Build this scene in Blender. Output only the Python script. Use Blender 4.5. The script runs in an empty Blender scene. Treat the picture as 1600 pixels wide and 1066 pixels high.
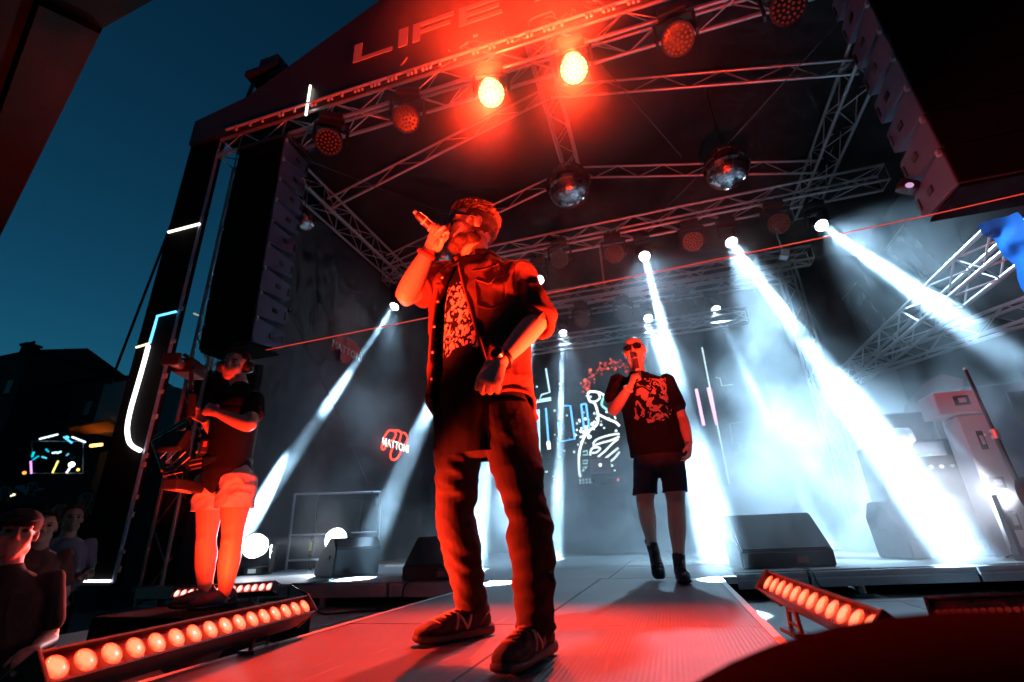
import bpy, bmesh, math, random
import numpy as np
from mathutils import Vector, Matrix, noise
from mathutils.bvhtree import BVHTree

random.seed(7)
scene = bpy.context.scene
COL = scene.collection
V = Vector

# ------------------------------------------------------------------ camera
FPX, CX, CY, HCAM = 754.0, 800.0, 533.0, 0.34          # focal length and centre in photograph pixels, eye height
_u = V(((722 - CX) / FPX, (CY + 1329) / FPX, -1)).normalized()
_d = V(((1050 - CX) / FPX, (CY - 828) / FPX, -1)); _d = (_d - _u * _d.dot(_u)).normalized()
_x = _d.cross(_u)
ROT = Matrix((_x, _d, _u))                              # camera axes -> world (X across, Y depth, Z up)
CAMPOS = V((0, 0, HCAM))
cd = bpy.data.cameras.new('camera'); cam = bpy.data.objects.new('camera', cd); COL.objects.link(cam)
cam.matrix_world = Matrix.Translation(CAMPOS) @ ROT.to_4x4()
cd.sensor_width = 36; cd.lens = FPX / 1600 * 36; cd.clip_start = 0.02; cd.clip_end = 500
cd.dof.use_dof = True; cd.dof.focus_distance = 2.4; cd.dof.aperture_fstop = 2.8
scene.camera = cam

# ------------------------------------------------------------------ sky, exposure
world = bpy.data.worlds.new('World'); scene.world = world; world.use_nodes = True
wn = world.node_tree.nodes; wl = world.node_tree.links
sky = wn.new('ShaderNodeTexSky'); sky.sky_type = 'NISHITA'; sky.sun_disc = False
sky.sun_elevation = math.radians(-3.0); sky.sun_rotation = math.radians(-68); sky.altitude = 200
sky.air_density = 1.0; sky.dust_density = 0.3; sky.ozone_density = 2.0
tint = wn.new('ShaderNodeMix'); tint.data_type = 'RGBA'; tint.blend_type = 'MULTIPLY'; tint.inputs[0].default_value = 1     # clear teal dusk
tint.inputs[7].default_value = (0.55, 4.3, 4.2, 1); tint.clamp_result = False
wl.new(sky.outputs[0], tint.inputs[6]); wl.new(tint.outputs[2], wn['Background'].inputs[0]); wn['Background'].inputs[1].default_value = 0.15
vs = scene.view_settings; vs.view_transform = 'Standard'; vs.look = 'None'; vs.exposure = 0; vs.gamma = 1
scene.render.film_transparent = False
cy = scene.cycles
cy.use_denoising = True
try: cy.denoiser = 'OPENIMAGEDENOISE'
except Exception: pass
cy.max_bounces = 5; cy.diffuse_bounces = 2; cy.glossy_bounces = 3; cy.transmission_bounces = 3
cy.volume_bounces = 0; cy.transparent_max_bounces = 6
cy.sample_clamp_indirect = 4; cy.sample_clamp_direct = 0
cy.caustics_reflective = False; cy.caustics_refractive = False
cy.volume_step_rate = 2.0; cy.volume_max_steps = 20
cy.use_light_tree = True
cy.use_adaptive_sampling = True; cy.adaptive_threshold = 0.035; cy.adaptive_min_samples = 16

# ------------------------------------------------------------------ helpers
def ray(px, py): return ROT @ V(((px - CX) / FPX, (CY - py) / FPX, -1))
def PY(px, py, y): d = ray(px, py); return CAMPOS + d * (y / d.y)
def PX(px, py, x): d = ray(px, py); return CAMPOS + d * (x / d.x)
def PZ(px, py, z): d = ray(px, py); return CAMPOS + d * ((z - HCAM) / d.z)

W = {}                                                   # world matrix of every object we make
def link(o, parent=None, M=None):
    COL.objects.link(o); M = M or Matrix.Identity(4); W[o.name] = M
    if parent is not None:
        o.parent = parent; o.matrix_basis = W[parent.name].inverted() @ M
    else: o.matrix_basis = M
    return o
def thing(name, label, cat, loc=(0, 0, 0), group=None):
    o = bpy.data.objects.new(name, None); o.empty_display_size = 0.1
    link(o, None, Matrix.Translation(V(loc)))
    return tag(o, label, cat, group)
def tag(o, label=None, cat=None, group=None, kind=None):
    if label: o['label'] = label
    if cat: o['category'] = cat
    if group: o['group'] = group
    if kind: o['kind'] = kind
    return o
def obj(name, data, m=None, parent=None, M=None, smooth=False):
    if isinstance(data, bmesh.types.BMesh):
        me = bpy.data.meshes.new(name); bmesh.ops.recalc_face_normals(data, faces=data.faces)
        data.to_mesh(me); data.free()
    else: me = data
    if m is not None and len(me.materials) == 0: me.materials.append(m)
    if smooth: me.polygons.foreach_set('use_smooth', [True] * len(me.polygons))
    return link(bpy.data.objects.new(name, me), parent, M)
def B(): return bmesh.new()
def axes(z, ref=V((0, 0, 1))):
    z = V(z).normalized(); ref = V(ref)
    if abs(z.dot(ref.normalized())) > 0.97: ref = V((0, 1, 0)) if abs(z.y) < 0.9 else V((1, 0, 0))
    x = ref.cross(z).normalized(); return x, z.cross(x), z
def mat3(x, y, z): return Matrix((x, y, z)).transposed()
def box(bm, c, s, R=None, bev=0):
    r = bmesh.ops.create_cube(bm, size=1)
    M = Matrix.Translation(V(c)) @ (R.to_4x4() if R is not None else Matrix.Identity(4)) @ Matrix.Diagonal((*s, 1))
    bmesh.ops.transform(bm, matrix=M, verts=r['verts'])
    if bev:
        es = list({e for v in r['verts'] for e in v.link_edges})
        bmesh.ops.bevel(bm, geom=es, offset=bev, segments=2, affect='EDGES', profile=0.5)
def tube(bm, a, b, r, r2=None, n=10, caps=True):
    a, b = V(a), V(b); x, y, z = axes(b - a); r2 = r if r2 is None else r2
    ra = [bm.verts.new(a + (x * math.cos(t) + y * math.sin(t)) * r) for t in [2 * math.pi * i / n for i in range(n)]]
    rb = [bm.verts.new(b + (x * math.cos(t) + y * math.sin(t)) * r2) for t in [2 * math.pi * i / n for i in range(n)]]
    for i in range(n): bm.faces.new((ra[i], ra[(i + 1) % n], rb[(i + 1) % n], rb[i]))
    if caps: bm.faces.new(ra[::-1]); bm.faces.new(rb)
def path_tube(bm, pts, r, n=6, closed=False):
    pts = [V(p) for p in pts]; rings = []
    m = len(pts); pn = None
    for i, p in enumerate(pts):
        t = (pts[(i + 1) % m if closed else min(i + 1, m - 1)] - pts[i - 1 if closed else max(i - 1, 0)])
        if t.length < 1e-9: t = V((0, 0, 1))
        t.normalize()
        if pn is None: x, y, _ = axes(t)
        else:
            x = (pn - t * pn.dot(t)); x = x.normalized() if x.length > 1e-6 else axes(t)[0]; y = t.cross(x)
        pn = x
        rr = r[i] if isinstance(r, (list, tuple)) else r
        rings.append([bm.verts.new(p + (x * math.cos(2 * math.pi * k / n) + y * math.sin(2 * math.pi * k / n)) * rr) for k in range(n)])
    for i in range(m if closed else m - 1):
        a, b = rings[i], rings[(i + 1) % m]
        for k in range(n): bm.faces.new((a[k], a[(k + 1) % n], b[(k + 1) % n], b[k]))
    if not closed: bm.faces.new(rings[0][::-1]); bm.faces.new(rings[-1])
def quad(bm, *p): return bm.faces.new([bm.verts.new(V(q)) for q in p])
def prism(bm, poly, d):                                   # poly: list of points, d: extrusion vector
    a = [bm.verts.new(V(p)) for p in poly]; b = [bm.verts.new(V(p) + V(d)) for p in poly]; n = len(a)
    bm.faces.new(a); bm.faces.new(b[::-1])
    for i in range(n): bm.faces.new((a[i], b[i], b[(i + 1) % n], a[(i + 1) % n]))
def ell(bm, c, rad, ax=None, sub=3):
    r = bmesh.ops.create_icosphere(bm, subdivisions=sub, radius=1)
    A = mat3(*ax) if ax is not None else Matrix.Identity(3)
    bmesh.ops.transform(bm, matrix=Matrix.Translation(V(c)) @ A.to_4x4() @ Matrix.Diagonal((*rad, 1)), verts=r['verts'])
def crom(P, k):
    out = []; n = len(P)
    for i in range(n - 1):
        p0, p1, p2, p3 = P[max(i - 1, 0)], P[i], P[i + 1], P[min(i + 2, n - 1)]
        for j in range(k):
            t = j / k
            out.append(0.5 * ((2 * p1) + (-p0 + p2) * t + (2 * p0 - 5 * p1 + 4 * p2 - p3) * t * t + (-p0 + 3 * p1 - 3 * p2 + p3) * t ** 3))
    out.append(P[-1]); return out
def loft(bm, rings, side, n=20, k=4, capk=3, ex=1.0):
    """rings: (centre, half width along side, half depth); smooth closed tube with rounded ends."""
    arr = [np.array([*r[0], r[1], r[2]]) for r in rings]
    arr = crom(arr, k)
    C = [V(a[:3]) for a in arr]; m = len(C); side = V(side); vr = []
    T = [(C[min(i + 1, m - 1)] - C[max(i - 1, 0)]).normalized() for i in range(m)]
    seq = []
    for j in range(capk, 0, -1):
        t = j / (capk + 0.3); seq.append((C[0] - T[0] * min(arr[0][3], arr[0][4]) * 0.8 * math.sin(t * math.pi / 2), math.cos(t * math.pi / 2), 0))
    seq += [(C[i], 1.0, i) for i in range(m)]
    for j in range(1, capk + 1):
        t = j / (capk + 0.3); seq.append((C[-1] + T[-1] * min(arr[-1][3], arr[-1][4]) * 0.8 * math.sin(t * math.pi / 2), math.cos(t * math.pi / 2), m - 1))
    for c, s, i in seq:
        t = T[i]; x = side - t * side.dot(t)
        x = x.normalized() if x.length > 1e-4 else axes(t)[0]
        y = t.cross(x)
        ring = []
        for q in range(n):
            th = 2 * math.pi * q / n; cs, sn = math.cos(th), math.sin(th)
            cs = math.copysign(abs(cs) ** ex, cs); sn = math.copysign(abs(sn) ** ex, sn)
            ring.append(bm.verts.new(c + x * (arr[i][3] * s * cs) + y * (arr[i][4] * s * sn)))
        vr.append(ring)
    for a, b in zip(vr, vr[1:]):
        for q in range(n): bm.faces.new((a[q], a[(q + 1) % n], b[(q + 1) % n], b[q]))
    bm.faces.new(vr[0][::-1]); bm.faces.new(vr[-1])
def fuse(bm, voxel, smooth=4, disp=None, fac=0.5):
    """voxel-union of overlapping closed shapes -> one continuous smooth mesh"""
    bmesh.ops.recalc_face_normals(bm, faces=bm.faces)
    me = bpy.data.meshes.new('tmp'); bm.to_mesh(me); bm.free()
    o = bpy.data.objects.new('tmp', me); COL.objects.link(o)
    md = o.modifiers.new('r', 'REMESH'); md.mode = 'VOXEL'; md.voxel_size = voxel
    if smooth: s = o.modifiers.new('s', 'SMOOTH'); s.iterations = smooth; s.factor = fac
    dg = bpy.context.evaluated_depsgraph_get()
    out = bpy.data.meshes.new_from_object(o.evaluated_get(dg))
    bpy.data.objects.remove(o); bpy.data.meshes.remove(me)
    if disp:
        n = len(out.vertices); co = np.empty(n * 3); out.vertices.foreach_get('co', co); co = co.reshape(-1, 3)
        no = np.empty(n * 3); out.vertices.foreach_get('normal', no); no = no.reshape(-1, 3)
        d = np.array([disp(V(c), V(q)) for c, q in zip(co, no)])
        co = co + no * d[:, None]; out.vertices.foreach_set('co', co.ravel()); out.update()
    out.polygons.foreach_set('use_smooth', [True] * len(out.polygons))
    return out
def cut(me, z, below=True):
    """straight hem: remove what lies below (or above) height z"""
    bm = bmesh.new(); bm.from_mesh(me)
    bmesh.ops.bisect_plane(bm, geom=bm.verts[:] + bm.edges[:] + bm.faces[:], plane_co=(0, 0, z), plane_no=(0, 0, -1 if below else 1), clear_outer=True)
    bm.to_mesh(me); bm.free(); me.polygons.foreach_set('use_smooth', [True] * len(me.polygons)); return me
def folds(amp, sx, sz, seed=0.0):
    def f(c, n):
        p = V((c.x * sx, c.y * sx, c.z * sz + seed))
        a = 1 - abs(noise.noise(p)) * 2.2
        b = noise.noise(p * 2.3 + V((3, 1, seed)))
        return amp * (a * 0.8 + b * 0.5 - 0.45)
    return f

# ------------------------------------------------------------------ materials
MATS = {}
def mat(name, col, rough=0.6, metal=0.0, var=0.25, scale=6.0, bump=0.0, bscale=60.0, spec=0.5, stretch=None, sheen=0.0):
    if name in MATS: return MATS[name]
    m = bpy.data.materials.new(name); m.use_nodes = True; N = m.node_tree.nodes; L = m.node_tree.links
    b = N['Principled BSDF']; b.inputs['Roughness'].default_value = rough; b.inputs['Metallic'].default_value = metal
    b.inputs['Specular IOR Level'].default_value = spec
    if sheen: b.inputs['Sheen Weight'].default_value = sheen
    tc = N.new('ShaderNodeTexCoord'); src = tc.outputs['Object']
    if stretch:
        mp = N.new('ShaderNodeMapping'); mp.inputs['Scale'].default_value = stretch; L.new(src, mp.inputs[0]); src = mp.outputs[0]
    nz = N.new('ShaderNodeTexNoise'); nz.inputs['Scale'].default_value = scale; nz.inputs['Detail'].default_value = 5
    L.new(src, nz.inputs['Vector'])
    mx = N.new('ShaderNodeMix'); mx.data_type = 'RGBA'
    mx.inputs[6].default_value = (*[c * (1 - var) for c in col], 1); mx.inputs[7].default_value = (*[min(1, c * (1 + var)) for c in col], 1)
    L.new(nz.outputs['Fac'], mx.inputs[0]); L.new(mx.outputs[2], b.inputs['Base Color'])
    mr = N.new('ShaderNodeMapRange'); mr.inputs[3].default_value = max(0.03, rough - 0.12); mr.inputs[4].default_value = min(1, rough + 0.12)
    L.new(nz.outputs['Fac'], mr.inputs[0]); L.new(mr.outputs[0], b.inputs['Roughness'])
    if bump:
        n2 = N.new('ShaderNodeTexNoise'); n2.inputs['Scale'].default_value = bscale; n2.inputs['Detail'].default_value = 4
        L.new(src, n2.inputs['Vector']); bp = N.new('ShaderNodeBump'); bp.inputs['Strength'].default_value = bump; bp.inputs['Distance'].default_value = 0.01
        L.new(n2.outputs['Fac'], bp.inputs['Height']); L.new(bp.outputs[0], b.inputs['Normal'])
    MATS[name] = m; return m
def emis(name, col, strength):
    if name in MATS: return MATS[name]
    m = bpy.data.materials.new(name); m.use_nodes = True; N = m.node_tree.nodes
    b = N['Principled BSDF']; b.inputs['Base Color'].default_value = (0.02, 0.02, 0.02, 1)
    b.inputs['Emission Color'].default_value = (*col, 1); b.inputs['Emission Strength'].default_value = strength
    try: m.cycles.emission_sampling = 'NONE'
    except Exception: pass
    MATS[name] = m; return m
alu = mat('aluminium', (0.62, 0.62, 0.64), 0.38, 0.75, 0.12, 9)
alu_dull = mat('dull_aluminium', (0.45, 0.45, 0.47), 0.5, 0.6, 0.15, 9)
blackpaint = mat('black_paint', (0.018, 0.018, 0.02), 0.42, 0, 0.3, 8)
blackplastic = mat('black_plastic', (0.02, 0.02, 0.022), 0.5, 0, 0.3, 8, 0.15, 300)
blackcloth = mat('black_cloth', (0.010, 0.010, 0.012), 0.95, 0, 0.35, 3, 0.3, 200, spec=.05)
scrim = mat('dark_scrim', (0.055, 0.058, 0.066), 0.9, 0, 0.25, 1.5, 0.2, 120, stretch=(1, 1, 0.15))
roofcloth = mat('roof_cloth', (0.016, 0.014, 0.015), 0.8, 0, 0.25, 0.8, 0.1, 8, spec=.2)
RED = (1.0, 0.032, 0.008)
COOL = (0.44, 0.75, 1.0)
def spot(parent, loc, target, power, color, deg, radius=0.03, blend=0.15, name='lamp'):
    l = bpy.data.lights.new(name, 'SPOT'); l.energy = power; l.color = color; l.spot_size = math.radians(deg)
    l.spot_blend = blend; l.shadow_soft_size = radius
    o = bpy.data.objects.new(name, l); z = (V(loc) - V(target)).normalized(); x, y, z = axes(z)
    return link(o, parent, Matrix.Translation(V(loc)) @ mat3(x, y, z).to_4x4())
_cyl = {}
def unit_cyl(m, n=8):
    if (m.name, n) not in _cyl:
        bm = B(); tube(bm, (0, 0, 0), (0, 0, 1), 1, n=n); me = bpy.data.meshes.new('tube_' + m.name)
        bm.to_mesh(me); bm.free(); me.materials.append(m); me.polygons.foreach_set('use_smooth', [len(p.vertices) == 4 for p in me.polygons]); _cyl[(m.name, n)] = me
    return _cyl[(m.name, n)]
def bar(name, a, b, r, m, parent, n=8):
    a, b = V(a), V(b); x, y, z = axes(b - a)
    return link(bpy.data.objects.new(name, unit_cyl(m, n)), parent,
                Matrix.Translation(a) @ mat3(x, y, z).to_4x4() @ Matrix.Diagonal((r, r, (b - a).length, 1)))
def truss(name, label, a, b, size=0.29, bay=0.4, rc=0.025, rb=0.009, up=(0, 0, 1), m=None, flat=False, cat='truss', group='roof and lighting trusses'):
    """box (or flat) truss; a, b are centre-line ends"""
    m = m or alu; a, b = V(a), V(b); t = thing(name, label, cat, a, group)
    x, y, z = axes(b - a, up); h = size / 2; Ln = (b - a).length
    offs = [y * h, -y * h] if flat else [x * h + y * h, -x * h + y * h, -x * h - y * h, x * h - y * h]
    for o in offs: bar('chord', a + o, b + o, rc, m, t, 10)
    nb = max(2, round(Ln / bay)); st = (b - a) / nb
    faces = [(0, 1)] if flat else [(0, 1), (1, 2), (2, 3), (3, 0)]
    for fi, (p, q) in enumerate(faces):
        for i in range(nb):
            A, C = (p, q) if (i + fi) % 2 == 0 else (q, p)
            bar('brace', a + offs[A] + st * i, a + offs[C] + st * (i + 1), rb, m, t, 6)
    if not flat:
        for e in (a, b):
            for p, q in faces: bar('end_brace', e + offs[p], e + offs[q], rb, m, t, 6)
    return t

# ================================================================== SETTING
GZ = -1.3
bm = B(); quad(bm, (-220, -60, GZ), (220, -60, GZ), (220, 300, GZ), (-220, 300, GZ))
tag(obj('ground', bm, mat('paving', (0.05, 0.05, 0.052), 0.8, 0, 0.3, 2, 0.3, 30)), kind='structure')

# --- stage decks: each panel is a piece of the stage floor
def deck_mat():
    m = bpy.data.materials.new('deck'); m.use_nodes = True; N = m.node_tree.nodes; L = m.node_tree.links; b = N['Principled BSDF']
    geo = N.new('ShaderNodeNewGeometry')
    n1 = N.new('ShaderNodeTexNoise'); n1.inputs['Scale'].default_value = 2.2; n1.inputs['Detail'].default_value = 6; L.new(geo.outputs['Position'], n1.inputs['Vector'])
    cr = N.new('ShaderNodeValToRGB'); cr.color_ramp.elements[0].position = 0.3; cr.color_ramp.elements[0].color = (0.16, 0.16, 0.165, 1)
    cr.color_ramp.elements[1].position = 0.75; cr.color_ramp.elements[1].color = (0.27, 0.27, 0.275, 1); L.new(n1.outputs['Fac'], cr.inputs[0])
    n2 = N.new('ShaderNodeTexNoise'); n2.inputs['Scale'].default_value = 40; n2.inputs['Detail'].default_value = 4
    mp = N.new('ShaderNodeMapping'); mp.inputs['Scale'].default_value = (1, 0.08, 1); mp.inputs['Rotation'].default_value = (0, 0, 0.35)
    L.new(geo.outputs['Position'], mp.inputs[0]); L.new(mp.outputs[0], n2.inputs['Vector'])
    sc = N.new('ShaderNodeValToRGB'); sc.color_ramp.elements[0].position = 0.62; sc.color_ramp.elements[1].position = 0.78
    L.new(n2.outputs['Fac'], sc.inputs[0])
    mx = N.new('ShaderNodeMix'); mx.data_type = 'RGBA'; L.new(sc.outputs[0], mx.inputs[0]); L.new(cr.outputs[0], mx.inputs[6]); mx.inputs[7].default_value = (0.31, 0.31, 0.31, 1)
    L.new(mx.outputs[2], b.inputs['Base Color'])
    wv = N.new('ShaderNodeTexWave'); wv.bands_direction = 'X'; wv.inputs['Scale'].default_value = 22; wv.inputs['Distortion'].default_value = 0.3
    L.new(geo.outputs['Position'], wv.inputs['Vector'])
    ad = N.new('ShaderNodeMath'); ad.operation = 'MULTIPLY_ADD'; ad.inputs[1].default_value = 0.6
    L.new(wv.outputs['Fac'], ad.inputs[0]); L.new(n2.outputs['Fac'], ad.inputs[2])
    bp = N.new('ShaderNodeBump'); bp.inputs['Strength'].default_value = 0.35; bp.inputs['Distance'].default_value = 0.003
    L.new(ad.outputs[0], bp.inputs['Height']); L.new(bp.outputs[0], b.inputs['Normal'])
    mr = N.new('ShaderNodeMapRange'); mr.inputs[3].default_value = 0.32; mr.inputs[4].default_value = 0.6; L.new(n1.outputs['Fac'], mr.inputs[0]); L.new(mr.outputs[0], b.inputs['Roughness'])
    return m
DECK = deck_mat()
def deck(root, x0, x1, y0, y1, z, nx, ny, th=0.05, skew=0.0):
    for i in range(nx):
        for j in range(ny):
            xa, xb = x0 + (x1 - x0) * i / nx + .003, x0 + (x1 - x0) * (i + 1) / nx - .003
            ya, yb = y0 + (y1 - y0) * j / ny + .003, y0 + (y1 - y0) * (j + 1) / ny - .003
            bm = B(); dz = random.uniform(-.0015, .0015)
            f = lambda x: skew * (x - x0)
            prism(bm, [(xa, ya + f(xa), z + dz), (xb, ya + f(xb), z + dz), (xb, yb + f(xb), z + dz), (xa, yb + f(xa), z + dz)], (0, 0, -th))
            bmesh.ops.bevel(bm, geom=list(bm.edges), offset=0.003, segments=1, affect='EDGES')
            obj('deck_panel', bm, DECK, root)
def sroot(name):
    o = bpy.data.objects.new(name, None); link(o); o['kind'] = 'structure'; return o
run = sroot('runway_floor'); deck(run, -1.5, 0.3, 0.8, 2.2, 0, 2, 1); deck(run, -1.5, 0.3, 2.2, 4.3, 0, 2, 1)
main = sroot('stage_floor'); deck(main, -5.6, -1.5, 4.3, 8.4, 0, 4, 3); deck(main, -1.5, 0.42, 4.3, 8.4, 0, 2, 3)
deck(main, 0.42, 4.6, 4.66, 8.6, 0, 4, 3, skew=0.2); deck(main, -5.6, 4.6, 8.4, 11.6, -0.004, 5, 2)
apr = sroot('apron_floor'); deck(apr, -4.4, -1.52, 0.9, 5.2, -0.2, 3, 3); deck(apr, 0.32, 5.0, 0.9, 6.4, -0.2, 4, 3)
bm = B(); box(bm, (0.2, 2.6, -0.77), (10, 3.4, 1.0)); tag(obj('stage_base', bm, blackcloth), kind='structure')
# white tape along the runway edges
tape = mat('white_tape', (0.78, 0.78, 0.78), 0.6, 0, 0.12, 12)
for xx, ya, yb in ((-1.49, 0.82, 4.28), (0.262, 0.82, 4.1)):
    bm = B(); quad(bm, (xx, ya, 0.004), (xx + 0.03, ya, 0.004), (xx + 0.03, yb, 0.004), (xx, yb, 0.004)); obj('edge_tape', bm, tape, run)
# aluminium edge profiles of the raised decks, piece by piece
for a, b in ((-5.5, -3.56), (-3.55, -2.5), (-2.49, -1.52)):
    bm = B(); box(bm, ((a + b) / 2, 4.285, -0.065), (b - a - .012, 0.03, 0.11), bev=.006); obj('edge_profile', bm, alu_dull, main)
for a, b in ((0.44, 0.98), (0.99, 2.2), (2.21, 3.4), (3.41, 4.5)):
    ya, yb = 4.645 + .2 * (a - .42), 4.645 + .2 * (b - .42)
    bm = B(); prism(bm, [(a, ya, -.01), (b - .01, yb, -.01), (b - .01, yb - .03, -.01), (a, ya - .03, -.01)], (0, 0, -.11)); obj('edge_profile', bm, alu_dull, main)
    bm = B(); prism(bm, [(a, ya - .03, -.05), (b - .01, yb - .03, -.05), (b - .01, yb - .04, -.05), (a, ya - .04, -.05)], (0, 0, -.015)); obj('edge_rib', bm, alu, main)
for xx, yy in ((-3.2, 4.33), (-2.1, 4.33), (1.35, 4.88), (2.7, 5.15)):
    bm = B(); tube(bm, (xx, yy, -.2), (xx, yy, -.05), .035); box(bm, (xx, yy, -.19), (.12, .12, .016)); obj('deck_leg', bm, alu_dull, main)

# --- side and back walls of dark cloth, hung in widths with folds
def cloth_wall(name, label, p, q, z0, z1, m, nwid, amp=0.03, cat='curtain', group=None, wav=7.0):
    p, q = V((*p, 0)), V((*q, 0)); d = (q - p); Ln = d.length; d.normalize(); nn = V((-d.y, d.x, 0))
    t = thing(name, label, cat, (p.x, p.y, z0), group)
    for w in range(nwid):
        s0, s1 = Ln * w / nwid, Ln * (w + 1) / nwid + 0.03; bm = B(); g = []; ns = max(14, int((s1 - s0) * 14)); ph = random.random() * 9
        for j in range(9):
            z = z0 + (z1 - z0) * j / 8
            row = []
            for i in range(ns + 1):
                s = s0 + (s1 - s0) * i / ns
                o = amp * (math.sin(s * wav + ph + .15 * j) * .6 + noise.noise(V((s * 2.5, z * .5, ph))) * 1.2)
                row.append(bm.verts.new(p + d * s + nn * o + V((0, 0, z))))
            g.append(row)
        for j in range(8):
            for i in range(ns): bm.faces.new((g[j][i], g[j][i + 1], g[j + 1][i + 1], g[j + 1][i]))
        obj('cloth_width', bm, m, t, smooth=True)
    return t
cloth_wall('side_curtain', 'dark grey cloth wall along the left side of the stage', (-5.5, 5.0), (-5.5, 11.62), -0.1, 6.0, scrim, 4, .02)
cloth_wall('back_curtain', 'dark backdrop cloth behind the screen at the rear of the stage', (-5.5, 11.5), (5.2, 11.5), 0, 8.0, mat('back_cloth', (0.022, 0.023, 0.028), .95, 0, .3, 1, .2, 90), 5, .03)
cloth_wall('side_curtain', 'black cloth wall along the right side of the stage behind the racks', (4.9, 11.4), (4.9, 4.9), -0.1, 5.9, mat('right_cloth', (0.02, 0.021, 0.026), .95, 0, .3, 1, .2, 90), 4, .03)
cloth_wall('leg_curtain', 'black pleated curtain hanging behind the cameraman', (-5.62, 4.42), (-4.62, 4.55), -0.15, 2.45, mat('pleat_cloth', (0.03, 0.03, 0.038), .9, 0, .3, 2, .2, 120), 2, .05, wav=38)

# ================================================================== ROOF
bm = B()
for pa, pb in (((-5.75, 6.22), (-0.9, 7.72)), ((-0.9, 7.72), (3.6, 6.3)), ((3.6, 6.3), (5.3, 5.95))):
    n = 16
    for i in range(n):
        for j in range(18):
            def pt(u, v):
                x = pa[0] + (pb[0] - pa[0]) * u / n; z = pa[1] + (pb[1] - pa[1]) * u / n; y = 4.15 + 7.6 * v / 18
                sag = -0.05 * math.sin(math.pi * ((v / 18 * 7.6 + .3) % 2.0) / 2.0) + .03 * noise.noise(V((x, y * 1.5, 0)))
                return (x, y, z + sag)
            quad(bm, pt(i, j), pt(i + 1, j), pt(i + 1, j + 1), pt(i, j + 1))
bmesh.ops.remove_doubles(bm, verts=bm.verts, dist=1e-4)
tag(obj('roof_canopy', bm, roofcloth, smooth=True), 'dark fabric gable roof stretched over the stage trusses', 'canopy')

truss('front_truss', 'horizontal aluminium truss along the front edge of the stage roof', (-5.6, 4.25, 5.86), (4.3, 4.25, 5.86), .3, .4)
rt = truss('ridge_truss', 'ridge truss under the roof peak running from front to back', (-.9, 4.5, 7.38), (-.9, 8.2, 7.38), .3, .36, rc=.022)
truss('eave_truss', 'left eave truss running back beside the small mirror ball', (-5.2, 4.5, 6.1), (-5.2, 9.4, 6.1), .34, .4)
truss('eave_truss', 'right eave truss running back above the right speaker column', (3.42, 4.6, 6.15), (3.42, 9.4, 6.15), .34, .4)
for y, nm in ((5.95, 'front'), (8.0, 'rear')):
    truss('rafter_truss', f'{nm} left rafter truss sloping from the ridge to the left eave', (-.95, y, 7.22), (-5.1, y, 6.06), .26, .5, rc=.022, flat=True)
    truss('rafter_truss', f'{nm} right rafter truss sloping from the ridge to the right eave', (-.85, y, 7.22), (3.35, y, 6.1), .26, .42, rc=.022, flat=True)
truss('lighting_truss', 'middle lighting truss carrying the nearer row of white beam lights', (-5.1, 8.0, 5.62), (4.2, 8.0, 5.62), .3, .4)
truss('lighting_truss', 'rear lighting truss level above the screen', (-5.1, 10.2, 5.55), (3.6, 10.2, 5.55), .3, .45, m=alu_dull)
truss('lighting_truss', 'low lighting truss right above the screen at the back', (-5.1, 11.05, 5.62), (3.4, 11.05, 5.62), .3, .45, m=alu_dull)
truss('lighting_truss', 'lowest truss framing the top of the screen', (-3.6, 10.95, 4.72), (2.3, 10.95, 4.72), .3, .5, m=alu_dull)
truss('drop_ladder', 'short ladder truss hanging below the middle lighting truss', (-.55, 8.3, 5.5), (-.55, 8.3, 4.75), .16, .16, rc=.014, rb=.008, flat=True, up=(0, 1, 0))
truss('side_truss', 'pale aluminium side truss lit by a white beam beside the blue tarpaulin', (3.66, 5.3, 2.9), (3.66, 10.4, 2.9), .32, .36, rc=.026, rb=.011)
truss('side_truss', 'faint far side truss low on the right behind the smoke', (3.4, 10.6, 2.95), (4.8, 7.0, 2.72), .26, .4, m=alu_dull)
truss('tower_truss', 'vertical aluminium tower truss behind the left speaker column', (-5.45, 4.55, -.2), (-5.45, 4.55, 5.7), .3, .4)
truss('tower_truss', 'vertical rear tower truss standing in the smoke on the right', (3.3, 10.9, 0), (3.3, 10.9, 5.7), .3, .45, m=alu_dull)
t = thing('hoist_tower', 'hoist block on top of the left roof tower', 'hoist', (-5.2, 4.3, 6.9))
bm = B()
for sx in (-1, 1):
    for sy in (-1, 1): tube(bm, (-5.25 + sx * .22, 4.4 + sy * .2, 6.5), (-5.2 + sx * .16, 4.4 + sy * .15, 7.5), .03, n=8)
obj('post', bm, blackpaint, t)
bm = B(); box(bm, (-5.2, 4.4, 7.42), (.62, .5, .12), bev=.01); box(bm, (-5.12, 4.4, 7.58), (.36, .42, .24), bev=.02); obj('pulley_box', bm, blackpaint, t)
bm = B(); tube(bm, (-4.95, 4.2, 7.35), (-4.95, 4.6, 7.35), .12, n=16); obj('pulley', bm, blackpaint, t)

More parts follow.
